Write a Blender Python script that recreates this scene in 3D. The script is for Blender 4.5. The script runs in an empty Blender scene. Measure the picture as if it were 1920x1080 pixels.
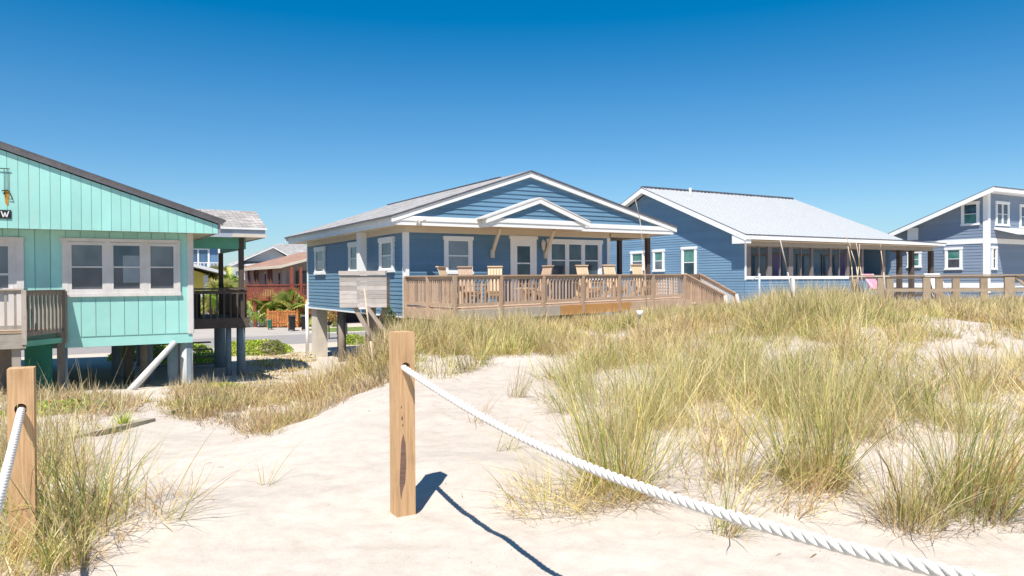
import bpy, math, random
import numpy as np
from mathutils import Vector, Matrix
random.seed(7); rng = np.random.default_rng(7)
sc = bpy.context.scene
R = math.radians
E = 3.0                      # eye level above the street behind the houses; street level is z = 0

# ---------------------------------------------------------------- camera
cam_d = bpy.data.cameras.new('camera'); cam = bpy.data.objects.new('camera', cam_d)
sc.collection.objects.link(cam); sc.camera = cam
cam_d.sensor_width = 36; cam_d.lens = 26.25; cam_d.clip_end = 6000; cam_d.clip_start = 0.05
cam.location = (0, 0, E)
cam.matrix_world = Matrix.Translation((0, 0, E)) @ Matrix.Rotation(R(90 - 0.57), 4, 'X') @ Matrix.Rotation(R(-0.31), 4, 'Z')

# ---------------------------------------------------------------- sky and sun
SUN_EL = R(60)
SX, SY = -0.25, -0.968       # horizontal direction towards the sun
w = bpy.data.worlds.new('World'); sc.world = w; w.use_nodes = True
nt = w.node_tree; nt.nodes.clear()
sky = nt.nodes.new('ShaderNodeTexSky'); sky.sky_type = 'NISHITA'; sky.sun_disc = False
sky.sun_elevation = SUN_EL; sky.sun_rotation = math.atan2(SX, SY)
sky.altitude = 0; sky.air_density = 1.0; sky.dust_density = 0.15; sky.ozone_density = 3.0
hsv = nt.nodes.new('ShaderNodeHueSaturation'); hsv.inputs['Saturation'].default_value = 1.12
bg = nt.nodes.new('ShaderNodeBackground'); bg.inputs['Strength'].default_value = 0.083
ow = nt.nodes.new('ShaderNodeOutputWorld')
tcw = nt.nodes.new('ShaderNodeTexCoord'); sep = nt.nodes.new('ShaderNodeSeparateXYZ'); nt.links.new(tcw.outputs['Generated'], sep.inputs[0])
rw = nt.nodes.new('ShaderNodeValToRGB'); nt.links.new(sep.outputs[2], rw.inputs[0])   # clear, dry air: less white at the horizon, deeper aloft
rw.color_ramp.elements[0].position = 0.0; rw.color_ramp.elements[0].color = (0.60, 0.74, 0.94, 1)
rw.color_ramp.elements[1].position = 0.36; rw.color_ramp.elements[1].color = (0.23, 0.73, 0.96, 1)
e2 = rw.color_ramp.elements.new(0.62); e2.color = (0.60, 0.85, 1.0, 1)
e3 = rw.color_ramp.elements.new(0.22); e3.color = (0.56, 0.85, 1.0, 1)
e1 = rw.color_ramp.elements.new(0.09); e1.color = (0.74, 0.89, 1.0, 1)
mw = nt.nodes.new('ShaderNodeMix'); mw.data_type = 'RGBA'; mw.blend_type = 'MULTIPLY'; mw.inputs[0].default_value = 1
nt.links.new(sky.outputs[0], mw.inputs[6]); nt.links.new(rw.outputs[0], mw.inputs[7])
nt.links.new(mw.outputs[2], hsv.inputs['Color']); nt.links.new(hsv.outputs[0], bg.inputs[0]); nt.links.new(bg.outputs[0], ow.inputs[0])
sd = bpy.data.lights.new('sun', 'SUN'); sd.energy = 4.9; sd.angle = R(0.55); sd.color = (1.0, 0.95, 0.88)
so = bpy.data.objects.new('sun', sd); sc.collection.objects.link(so)
sv = Vector((SX * math.cos(SUN_EL), SY * math.cos(SUN_EL), math.sin(SUN_EL)))
so.rotation_euler = sv.to_track_quat('Z', 'Y').to_euler(); so.location = (0, -10, 30)
sc.view_settings.view_transform = 'Standard'; sc.view_settings.look = 'None'
sc.view_settings.exposure = 0.6; sc.view_settings.gamma = 1.0
sc.render.engine = 'CYCLES'; sc.cycles.max_bounces = 6; sc.cycles.use_denoising = True
sc.cycles.transparent_max_bounces = 8

# ---------------------------------------------------------------- materials
MATS = {}
def new_mat(name, rough=0.8, spec=0.25):
    m = bpy.data.materials.new(name); m.use_nodes = True
    b = m.node_tree.nodes['Principled BSDF']
    b.inputs['Roughness'].default_value = rough
    b.inputs['Specular IOR Level'].default_value = spec
    MATS[name] = m
    return m, m.node_tree, b
def N(t, ty, **kw):
    n = t.nodes.new(ty)
    for k, v in kw.items(): setattr(n, k, v)
    return n
def ramp(t, stops):
    r = N(t, 'ShaderNodeValToRGB'); cr = r.color_ramp
    cr.elements[0].position, cr.elements[0].color = stops[0][0], (*stops[0][1], 1)
    cr.elements[1].position, cr.elements[1].color = stops[-1][0], (*stops[-1][1], 1)
    for p, c in stops[1:-1]:
        e = cr.elements.new(p); e.color = (*c, 1)
    return r
def coords(t, kind, scale=(1, 1, 1)):
    tc = N(t, 'ShaderNodeTexCoord'); mp = N(t, 'ShaderNodeMapping'); mp.inputs['Scale'].default_value = scale
    t.links.new(tc.outputs[kind], mp.inputs[0]); return mp.outputs[0]
def noise(t, vec, scale, detail=5, rough=0.6):
    n = N(t, 'ShaderNodeTexNoise'); n.inputs['Scale'].default_value = scale
    n.inputs['Detail'].default_value = detail; n.inputs['Roughness'].default_value = rough
    t.links.new(vec, n.inputs['Vector']); return n.outputs['Fac']
def mixc(t, f, a, b, mode='MIX'):
    n = N(t, 'ShaderNodeMix', data_type='RGBA', blend_type=mode)
    for s, v in ((n.inputs[0], f), (n.inputs[6], a), (n.inputs[7], b)):
        if hasattr(v, 'links') or hasattr(v, 'is_linked'): t.links.new(v, s)
        elif isinstance(v, (int, float)): s.default_value = v
        else: s.default_value = (*v, 1)
    return n.outputs[2]
def bump(t, b, h, strength=0.4, dist=0.01):
    n = N(t, 'ShaderNodeBump'); n.inputs['Strength'].default_value = strength; n.inputs['Distance'].default_value = dist
    t.links.new(h, n.inputs['Height']); t.links.new(n.outputs[0], b.inputs['Normal']); return n
def paint(name, c, var=0.12, scale=1.5, rough=0.6, dirt=None, dirtamt=0.35, bmp=0.15, spec=0.3, isl=0.0):
    m, t, b = new_mat(name, rough, spec)
    v = coords(t, 'Object')
    n1 = noise(t, v, scale, 6); n2 = noise(t, v, scale * 14, 4)
    c0 = tuple(x * (1 - var) for x in c); c1 = tuple(min(1, x * (1 + var)) for x in c)
    r = ramp(t, [(0.3, c0), (0.7, c1)]); t.links.new(n1, r.inputs[0]); out = r.outputs[0]
    if isl:
        g = N(t, 'ShaderNodeNewGeometry'); mr = N(t, 'ShaderNodeMapRange'); mr.inputs['To Min'].default_value = 1 - isl; mr.inputs['To Max'].default_value = 1 + isl
        t.links.new(g.outputs['Random Per Island'], mr.inputs[0]); cc = N(t, 'ShaderNodeCombineXYZ')
        for i in range(3): t.links.new(mr.outputs[0], cc.inputs[i])
        out = mixc(t, 1.0, out, cc.outputs[0], 'MULTIPLY')
    if dirt:
        v2 = coords(t, 'Object', (3, 3, 0.6)); nd = noise(t, v2, 2.2, 8, 0.7)
        rd = ramp(t, [(0.52, (0, 0, 0)), (0.78, (dirtamt,) * 3)]); t.links.new(nd, rd.inputs[0])
        out = mixc(t, rd.outputs[0], out, dirt)
    t.links.new(out, b.inputs['Base Color']); bump(t, b, n2, bmp, 0.003)
    return m
def wood(name, c, c2, var=0.35, rough=0.85, grain=26, bmp=0.35):
    m, t, b = new_mat(name, rough, 0.15)
    g = N(t, 'ShaderNodeNewGeometry')
    tc = N(t, 'ShaderNodeTexCoord'); mp = N(t, 'ShaderNodeMapping'); mp.inputs['Scale'].default_value = (1.2, grain, 1)
    cb = N(t, 'ShaderNodeCombineXYZ'); t.links.new(g.outputs['Random Per Island'], cb.inputs[0]); t.links.new(g.outputs['Random Per Island'], cb.inputs[1])
    sc_ = N(t, 'ShaderNodeVectorMath', operation='SCALE'); sc_.inputs['Scale'].default_value = 37; t.links.new(cb.outputs[0], sc_.inputs[0])
    ad = N(t, 'ShaderNodeVectorMath', operation='ADD'); t.links.new(tc.outputs['UV'], ad.inputs[0]); t.links.new(sc_.outputs[0], ad.inputs[1])
    t.links.new(ad.outputs[0], mp.inputs[0])
    n1 = noise(t, mp.outputs[0], 2.0, 8, 0.65)
    r = ramp(t, [(0.3, c), (0.7, c2)]); t.links.new(n1, r.inputs[0])
    mr = N(t, 'ShaderNodeMapRange'); mr.inputs['To Min'].default_value = 1 - var; mr.inputs['To Max'].default_value = 1 + var * 0.5
    t.links.new(g.outputs['Random Per Island'], mr.inputs[0])
    cc = N(t, 'ShaderNodeCombineXYZ')
    for i in range(3): t.links.new(mr.outputs[0], cc.inputs[i])
    out = mixc(t, 1.0, r.outputs[0], cc.outputs[0], 'MULTIPLY')
    v2 = coords(t, 'Object'); nb = noise(t, v2, 5, 5)
    rb = ramp(t, [(0.5, (0, 0, 0)), (0.75, (0.3, 0.3, 0.3))]); t.links.new(nb, rb.inputs[0])
    out = mixc(t, rb.outputs[0], out, tuple(x * 0.45 for x in c))
    t.links.new(out, b.inputs['Base Color']); bump(t, b, n1, bmp, 0.004)
    return m
def shingle(name, c, c2, w_=0.30, h_=0.14):
    m, t, b = new_mat(name, 0.95, 0.1)
    v = coords(t, 'UV'); br = N(t, 'ShaderNodeTexBrick'); t.links.new(v, br.inputs['Vector'])
    br.inputs['Scale'].default_value = 1; br.inputs['Brick Width'].default_value = w_; br.inputs['Row Height'].default_value = h_
    br.inputs['Mortar Size'].default_value = 0.008; br.inputs['Color1'].default_value = (*c, 1); br.inputs['Color2'].default_value = (*c2, 1)
    br.inputs['Mortar'].default_value = (*[x * 0.45 for x in c], 1); br.inputs['Bias'].default_value = 0.0
    n1 = noise(t, coords(t, 'Object'), 1.1, 6); r = ramp(t, [(0.3, (0.75,) * 3), (0.7, (1.15,) * 3)]); t.links.new(n1, r.inputs[0])
    n2 = noise(t, coords(t, 'Object'), 60, 3); r2 = ramp(t, [(0.3, (0.8,) * 3), (0.7, (1.15,) * 3)]); t.links.new(n2, r2.inputs[0])
    o = mixc(t, 1.0, br.outputs[0], r.outputs[0], 'MULTIPLY'); o = mixc(t, 1.0, o, r2.outputs[0], 'MULTIPLY')
    t.links.new(o, b.inputs['Base Color']); bump(t, b, br.outputs['Fac'], 0.6, -0.01)
    return m
def glass(name, c, c2, rough=0.04):
    m, t, b = new_mat(name, rough, 0.7)
    n1 = noise(t, coords(t, 'Object', (1, 1, 0.7)), 1.6, 2); r = ramp(t, [(0.35, c), (0.65, c2)]); t.links.new(n1, r.inputs[0])
    t.links.new(r.outputs[0], b.inputs['Base Color'])
    bump(t, b, noise(t, coords(t, 'Object'), 1.2, 1), 0.05, 0.02)
    return m

def make_sand():
    m, t, b = new_mat('sand', 0.95, 0.1)
    v = coords(t, 'Object')
    n1 = noise(t, v, 0.35, 5); n2 = noise(t, v, 6, 6, 0.7); n3 = noise(t, v, 90, 4, 0.7)
    r = ramp(t, [(0.3, (0.48, 0.42, 0.36)), (0.7, (0.56, 0.50, 0.435))]); t.links.new(n1, r.inputs[0])
    r2 = ramp(t, [(0.25, (0.86, 0.85, 0.83)), (0.6, (1.03, 1.03, 1.03))]); t.links.new(n2, r2.inputs[0])
    r3 = ramp(t, [(0.2, (0.84, 0.83, 0.82)), (0.7, (1.05, 1.05, 1.05))]); t.links.new(n3, r3.inputs[0])
    o = mixc(t, 1.0, r.outputs[0], r2.outputs[0], 'MULTIPLY'); o = mixc(t, 1.0, o, r3.outputs[0], 'MULTIPLY')
    # scattered dark straw and shell specks, only in patches
    vo = N(t, 'ShaderNodeTexVoronoi'); vo.inputs['Scale'].default_value = 22; vo.inputs['Randomness'].default_value = 1
    wv = N(t, 'ShaderNodeMapping'); wv.inputs['Scale'].default_value = (1, 0.45, 1)
    tc = N(t, 'ShaderNodeTexCoord'); t.links.new(tc.outputs['Object'], wv.inputs[0]); t.links.new(wv.outputs[0], vo.inputs['Vector'])
    rv = ramp(t, [(0.06, (1, 1, 1)), (0.12, (0, 0, 0))]); t.links.new(vo.outputs['Distance'], rv.inputs[0])
    npat = noise(t, v, 0.8, 3); rp = ramp(t, [(0.53, (0, 0, 0)), (0.66, (0.75,) * 3)]); t.links.new(npat, rp.inputs[0])
    f = mixc(t, 1.0, rv.outputs[0], rp.outputs[0], 'MULTIPLY')
    o = mixc(t, f, o, (0.16, 0.13, 0.11))
    t.links.new(o, b.inputs['Base Color'])
    h = N(t, 'ShaderNodeMath', operation='MULTIPLY_ADD'); h.inputs[1].default_value = 0.25
    t.links.new(n3, h.inputs[0]); t.links.new(n2, h.inputs[2])
    bump(t, b, h.outputs[0], 0.5, 0.03)
    return m
make_sand()
def make_blade(name):
    m, t, b = new_mat(name, 0.6, 0.2)
    at = N(t, 'ShaderNodeAttribute', attribute_name='Col')
    t.links.new(at.outputs['Color'], b.inputs['Base Color'])
    tr = N(t, 'ShaderNodeBsdfTranslucent'); t.links.new(at.outputs['Color'], tr.inputs[0])
    mx = N(t, 'ShaderNodeMixShader'); mx.inputs[0].default_value = 0.35
    out = t.nodes['Material Output']
    t.links.new(b.outputs[0], mx.inputs[1]); t.links.new(tr.outputs[0], mx.inputs[2]); t.links.new(mx.outputs[0], out.inputs[0])
    return m
make_blade('blade')
paint('teal', (0.345, 0.67, 0.60), 0.07, 1.2, 0.6, (0.46, 0.55, 0.46), 0.5, isl=0.06)
paint('porch_grey', (0.20, 0.17, 0.165), 0.08, 2)
paint('teal_trim', (0.34, 0.32, 0.33), 0.12, 3, 0.7, (0.25, 0.18, 0.13), 0.4)
paint('teal_beam', (0.14, 0.42, 0.30), 0.1, 2)
paint('green_paint', (0.02, 0.16, 0.10), 0.2, 2)
paint('old_white', (0.66, 0.625, 0.59), 0.08, 3, 0.6, (0.42, 0.33, 0.25), 0.35)
paint('white', (0.86, 0.85, 0.82), 0.04, 2, 0.5, (0.55, 0.52, 0.46), 0.15)
paint('cream', (0.66, 0.58, 0.46), 0.05, 2, 0.6)
paint('soffit_old', (0.50, 0.44, 0.33), 0.1, 2)
paint('blue', (0.125, 0.235, 0.335), 0.05, 0.9, 0.5, (0.20, 0.32, 0.46), 0.25, isl=0.06, spec=0.5)
paint('blue_light', (0.17, 0.285, 0.40), 0.05, 0.9, 0.5, (0.22, 0.34, 0.50), 0.2, isl=0.06, spec=0.5)
paint('blue_grey', (0.215, 0.27, 0.35), 0.04, 0.8, 0.6, isl=0.06, spec=0.5)
paint('metal_roof', (0.46, 0.47, 0.475), 0.02, 1.5, 0.6, (0.42, 0.44, 0.46), 0.2, spec=0.5)
paint('drip', (0.10, 0.10, 0.12), 0.2, 3)
paint('grey_fascia', (0.42, 0.45, 0.52), 0.06, 3)
paint('black', (0.02, 0.02, 0.022), 0.2, 3, 0.45)
paint('painted_shade', (0.035, 0.035, 0.04), 0.2, 1)  # near-black colour standing in for deep shade under the houses
paint('concrete', (0.60, 0.54, 0.45), 0.1, 2, 0.9, (0.35, 0.3, 0.24), 0.4)
paint('road', (0.27, 0.25, 0.24), 0.08, 1.3, 0.95, (0.36, 0.33, 0.29), 0.5)
paint('drive', (0.38, 0.345, 0.31), 0.08, 1.0, 0.95, (0.45, 0.41, 0.36), 0.4)
paint('lawn', (0.13, 0.19, 0.04), 0.35, 3, 0.95, (0.38, 0.33, 0.2), 0.6)
paint('red_paint', (0.30, 0.085, 0.055), 0.15, 2)
paint('grey_wall', (0.46, 0.42, 0.36), 0.12, 2)
paint('yellow_wall', (0.66, 0.50, 0.10), 0.06, 2)
paint('far_blue', (0.12, 0.22, 0.36), 0.1, 1)
paint('far_white', (0.72, 0.71, 0.70), 0.05, 1)
paint('purple', (0.20, 0.15, 0.36), 0.08, 2, 0.4)
paint('pink', (0.62, 0.27, 0.36), 0.1, 8)
paint('plastic_green', (0.02, 0.13, 0.08), 0.1, 3)
paint('orange_wood', (0.50, 0.18, 0.06), 0.25, 4)
paint('terracotta', (0.4, 0.2, 0.1), 0.2, 4)
paint('rust', (0.42, 0.22, 0.04), 0.35, 9)
paint('rope', (0.70, 0.665, 0.60), 0.10, 9, 0.8)
paint('sticks', (0.55, 0.42, 0.30), 0.25, 8)
wood('post_wood', (0.40, 0.235, 0.115), (0.66, 0.43, 0.235), 0.1, 0.8, 38, 0.4)
wood('deck_wood', (0.42, 0.285, 0.195), (0.60, 0.44, 0.32), 0.32)
wood('chair_wood', (0.60, 0.42, 0.26), (0.72, 0.56, 0.38), 0.25)
wood('rim_wood', (0.35, 0.30, 0.25), (0.50, 0.44, 0.37), 0.25)
wood('orange_plank', (0.45, 0.22, 0.07), (0.55, 0.30, 0.12), 0.2)
wood('grey_wood', (0.40, 0.35, 0.31), (0.56, 0.50, 0.46), 0.28)
wood('old_wood', (0.24, 0.19, 0.15), (0.38, 0.32, 0.27), 0.35)
wood('dark_wood', (0.10, 0.075, 0.065), (0.18, 0.14, 0.12), 0.35)
wood('walk_wood', (0.30, 0.225, 0.155), (0.44, 0.345, 0.24), 0.2)
wood('pile_blue', (0.20, 0.27, 0.32), (0.32, 0.39, 0.43), 0.3)
wood('pile_pale', (0.42, 0.42, 0.40), (0.60, 0.60, 0.58), 0.2)
wood('timber', (0.30, 0.26, 0.19), (0.48, 0.42, 0.32), 0.2)
wood('bark', (0.13, 0.075, 0.055), (0.27, 0.17, 0.13), 0.2)
shingle('shingle_grey', (0.30, 0.29, 0.285), (0.42, 0.41, 0.40))
shingle('shingle_tan', (0.28, 0.26, 0.245), (0.46, 0.43, 0.40))
shingle('shingle_brown', (0.32, 0.19, 0.14), (0.40, 0.25, 0.19), 0.5, 0.25)
glass('glass', (0.035, 0.06, 0.09), (0.09, 0.13, 0.17))
glass('glass_grey', (0.10, 0.125, 0.15), (0.17, 0.195, 0.22), 0.06)
glass('glass_dark', (0.01, 0.03, 0.05), (0.03, 0.08, 0.12))
glass('glass_green', (0.04, 0.17, 0.14), (0.14, 0.30, 0.27))
glass('glass_screen', (0.06, 0.065, 0.08), (0.10, 0.105, 0.12), 0.25)
glass('glass_blind', (0.19, 0.24, 0.28), (0.26, 0.31, 0.35), 0.12)
glass('glass_sky', (0.04, 0.09, 0.16), (0.08, 0.16, 0.26), 0.08)
M = MATS

# ---------------------------------------------------------------- mesh builder
class MB:
    def __init__(s, off=0.0): s.v = []; s.f = []; s.uv = []; s.mi = []; s.off = off; s.smooth = []
    def face(s, pts, mode='plane', mi=0, smooth=False):
        pts = [Vector(p) for p in pts]
        n = Vector((0, 0, 0))
        for i in range(len(pts)):
            a, b = pts[i], pts[(i + 1) % len(pts)]
            n += Vector(((a.y - b.y) * (a.z + b.z), (a.z - b.z) * (a.x + b.x), (a.x - b.x) * (a.y + b.y)))
        if n.length < 1e-12: return
        n.normalize()
        if mode == 'grain':
            es = [(pts[(i + 1) % len(pts)] - pts[i]) for i in range(len(pts))]
            u = max(es, key=lambda e: e.length).normalized()
        else:
            u = Vector((0, 0, 1)).cross(n)
            u = u.normalized() if u.length > 1e-4 else Vector((1, 0, 0))
        vv = n.cross(u)
        k = len(s.v); s.v += [tuple(p) for p in pts]; s.f.append(tuple(range(k, k + len(pts)))); s.mi.append(mi); s.smooth.append(smooth)
        s.uv += [(p.dot(u), p.dot(vv)) for p in pts]
    def hexa(s, c, mode='grain', mi=0):   # c: 8 corners, 0-3 bottom ccw, 4-7 top
        for q in ((0, 3, 2, 1), (4, 5, 6, 7), (0, 1, 5, 4), (1, 2, 6, 5), (2, 3, 7, 6), (3, 0, 4, 7)):
            s.face([c[i] for i in q], mode, mi)
    def box(s, x0, x1, y0, y1, z0, z1, mode='grain', mi=0):
        s.hexa([(x0, y0, z0), (x1, y0, z0), (x1, y1, z0), (x0, y1, z0), (x0, y0, z1), (x1, y0, z1), (x1, y1, z1), (x0, y1, z1)], mode, mi)
    def beam(s, p, q, w_, h_, up=(0, 0, 1), mi=0):
        p = Vector(p); q = Vector(q); d = (q - p).normalized(); up = Vector(up)
        sd_ = d.cross(up)
        if sd_.length < 1e-4: sd_ = Vector((1, 0, 0))
        sd_.normalize(); u2 = sd_.cross(d)
        a = sd_ * w_ / 2; b = u2 * h_ / 2
        s.hexa([p - a - b, p + a - b, q + a - b, q - a - b, p - a + b, p + a + b, q + a + b, q - a + b], 'grain', mi)
    def cyl(s, p, q, r0, r1=None, n=12, mi=0, cap=True):
        r1 = r0 if r1 is None else r1
        p = Vector(p); q = Vector(q); d = (q - p).normalized(); a = d.orthogonal().normalized(); b = d.cross(a)
        P = [p + (a * math.cos(t) + b * math.sin(t)) * r0 for t in [2 * math.pi * i / n for i in range(n)]]
        Q = [q + (a * math.cos(t) + b * math.sin(t)) * r1 for t in [2 * math.pi * i / n for i in range(n)]]
        for i in range(n):
            j = (i + 1) % n; s.face([P[i], P[j], Q[j], Q[i]], 'grain', mi, True)
        if cap: s.face(Q, 'plane', mi); s.face(P[::-1], 'plane', mi)
    def prism(s, poly, off, mode='plane', mi=0, mi_side=None):
        off = Vector(off); a = [Vector(p) for p in poly]; b = [p + off for p in a]
        ms = mi if mi_side is None else mi_side
        s.face(a[::-1], mode, mi); s.face(b, mode, mi)
        for i in range(len(a)):
            j = (i + 1) % len(a); s.face([a[i], a[j], b[j], b[i]], 'grain', ms)
    def build(s, name, mat, parent=None, weld=True):
        me = bpy.data.meshes.new(name)
        vs = s.v
        if s.off: vs = [(x, y, z + s.off) for x, y, z in vs]
        me.from_pydata(vs, [], s.f)
        for m in (mat if isinstance(mat, (list, tuple)) else [mat]): me.materials.append(m if not isinstance(m, str) else M[m])
        uvl = me.uv_layers.new(name='UVMap')
        uvl.data.foreach_set('uv', np.array(s.uv, dtype=np.float32).ravel())
        me.polygons.foreach_set('material_index', s.mi); me.polygons.foreach_set('use_smooth', s.smooth)
        import bmesh
        if weld:
            bm = bmesh.new(); bm.from_mesh(me); bmesh.ops.remove_doubles(bm, verts=bm.verts, dist=1e-5)
            bmesh.ops.recalc_face_normals(bm, faces=bm.faces); bm.to_mesh(me); bm.free()
        me.update()
        o = bpy.data.objects.new(name, me); sc.collection.objects.link(o)
        if parent: o.parent = parent
        return o
def tag(o, label, cat, group=None, kind=None):
    if label: o['label'] = label
    if cat: o['category'] = cat
    if group: o['group'] = group
    if kind: o['kind'] = kind
    return o
def thing(name, label, cat, loc=(0, 0, 0), rz=0, group=None):
    o = bpy.data.objects.new(name, None); sc.collection.objects.link(o); o.empty_display_size = 0.2
    o.location = loc; o.rotation_euler = (0, 0, rz); return tag(o, label, cat, group)
def copy_tree(o, parent=None):
    c = o.copy(); sc.collection.objects.link(c); c.parent = parent
    for ch in list(o.children): copy_tree(ch, c)
    return c
class Wall:      # a vertical plane: s runs along d, z up, o outward along n
    def __init__(s, o, d, n): s.o = Vector((*o, 0)); s.d = Vector((*d, 0)); s.n = Vector((*n, 0))
    def p(s, a, z, out=0): return s.o + s.d * a + s.n * out + Vector((0, 0, z))
def wbox(mb, W, s0, s1, z0, z1, o0, o1, mi=0):
    c = [W.p(s0, z0, o1), W.p(s1, z0, o1), W.p(s1, z0, o0), W.p(s0, z0, o0), W.p(s0, z1, o1), W.p(s1, z1, o1), W.p(s1, z1, o0), W.p(s0, z1, o0)]
    mb.hexa(c, 'grain', mi)
def span(poly, z):      # s-range of a convex polygon at height z
    xs = []
    for i in range(len(poly)):
        (a, za), (b, zb) = poly[i], poly[(i + 1) % len(poly)]
        if (za <= z <= zb) or (zb <= z <= za):
            if abs(zb - za) < 1e-9: xs += [a, b]
            else: xs.append(a + (b - a) * (z - za) / (zb - za))
    return (min(xs), max(xs)) if xs else None
def lap(mb, W, poly, sp=0.125, t=0.018, mi=0):
    zmin = min(p[1] for p in poly); zmax = max(p[1] for p in poly)
    z = zmin
    while z < zmax - 0.005:
        z1 = min(z + sp, zmax - 1e-4)
        a = span(poly, z + 1e-5); b = span(poly, z1)
        if a and b:
            mb.face([W.p(a[0], z, t), W.p(a[1], z, t), W.p(b[1], z1, 0.002), W.p(b[0], z1, 0.002)], 'plane', mi)
            mb.face([W.p(a[0], z, 0), W.p(a[1], z, 0), W.p(a[1], z, t), W.p(a[0], z, t)], 'plane', mi)
        z += sp
def vboards(mb, W, poly, sp=0.305, t=0.012, gap=0.012, phase=0.0):
    # vertical groove panel: convex polygon given as (s, z); boards with slanted tops
    sw = [(z, a) for a, z in poly]
    smin = min(p[0] for p in poly); smax = max(p[0] for p in poly); a = smin - phase
    while a < smax - 0.003:
        a0 = max(a, smin); a1 = min(a + sp - gap, smax - 1e-4)
        if a1 - a0 > 0.01:
            r0 = span(sw, a0 + 1e-4); r1 = span(sw, a1)
            mb.hexa([W.p(a0, r0[0], t), W.p(a1, r1[0], t), W.p(a1, r1[0], 0), W.p(a0, r0[0], 0), W.p(a0, r0[1], t), W.p(a1, r1[1], t), W.p(a1, r1[1], 0), W.p(a0, r0[1], 0)], 'plane')
        a += sp
def window(root, W, s0, s1, z0, z1, gm='glass', fm='white', trim=0.09, n=1, hung=True, header=True, name='window', off=E, depth=0.065, lower=None):
    f = MB(off)
    wbox(f, W, s0, s0 + trim, z0 + trim * 0.7, z1 - trim, 0.0, depth); wbox(f, W, s1 - trim, s1, z0 + trim * 0.7, z1 - trim, 0.0, depth)
    e = 0.03 if header else 0
    wbox(f, W, s0 - e, s1 + e, z1 - trim, z1, 0.0, depth + 0.015); wbox(f, W, s0 - e, s1 + e, z0, z0 + trim * 0.7, 0.0, depth + 0.02)
    fo = f.build(name, fm, root)
    i0, i1, j0, j1 = s0 + trim, s1 - trim, z0 + trim * 0.7, z1 - trim
    ww = (i1 - i0) / n
    g = MB(off); g2 = MB(off); h = MB(off); zm = (j0 + j1) / 2
    for k in range(n):
        a, b = i0 + ww * k, i0 + ww * (k + 1)
        fr = 0.032
        if n > 1 and k > 0: wbox(h, W, a - 0.045, a + 0.045, j0, j1, 0.0, depth - 0.004)
        a += 0.046 if (n > 1 and k > 0) else 0; b -= 0.046 if (n > 1 and k < n - 1) else 0
        wbox(h, W, a, a + fr, j0, j1, 0.03, 0.05); wbox(h, W, b - fr, b, j0, j1, 0.03, 0.05)
        wbox(h, W, a + fr, b - fr, j0, j0 + fr, 0.03, 0.05); wbox(h, W, a + fr, b - fr, j1 - fr, j1, 0.03, 0.05)
        if hung: wbox(h, W, a + fr, b - fr, zm - 0.018, zm + 0.018, 0.03, 0.052)
        wbox(g, W, a + fr * 0.5, b - fr * 0.5, zm if (hung and lower) else j0 + fr * 0.5, j1 - fr * 0.5, 0.026, 0.034)
        if hung and lower: wbox(g2, W, a + fr * 0.5, b - fr * 0.5, j0 + fr * 0.5, zm - 0.001, 0.026, 0.038)
    h.build('sash', fm, fo); g.build('pane', gm, fo)
    if lower: g2.build('pane', lower, fo)
    return fo
def slab(mb, pts, th=0.1, mi=0, mi_side=1):     # roof slab: top polygon, thickness down
    mb.prism([(x, y, z - th) for x, y, z in pts], (0, 0, th), 'plane', mi, mi_side)
def rake(mb, p, q, h_, t, n):      # board hanging below the line p-q
    p = Vector(p); q = Vector(q); n = Vector(n) * t; d = Vector((0, 0, h_))
    mb.hexa([p - d, q - d, q - d + n, p - d + n, p, q, q + n, p + n])

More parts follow.
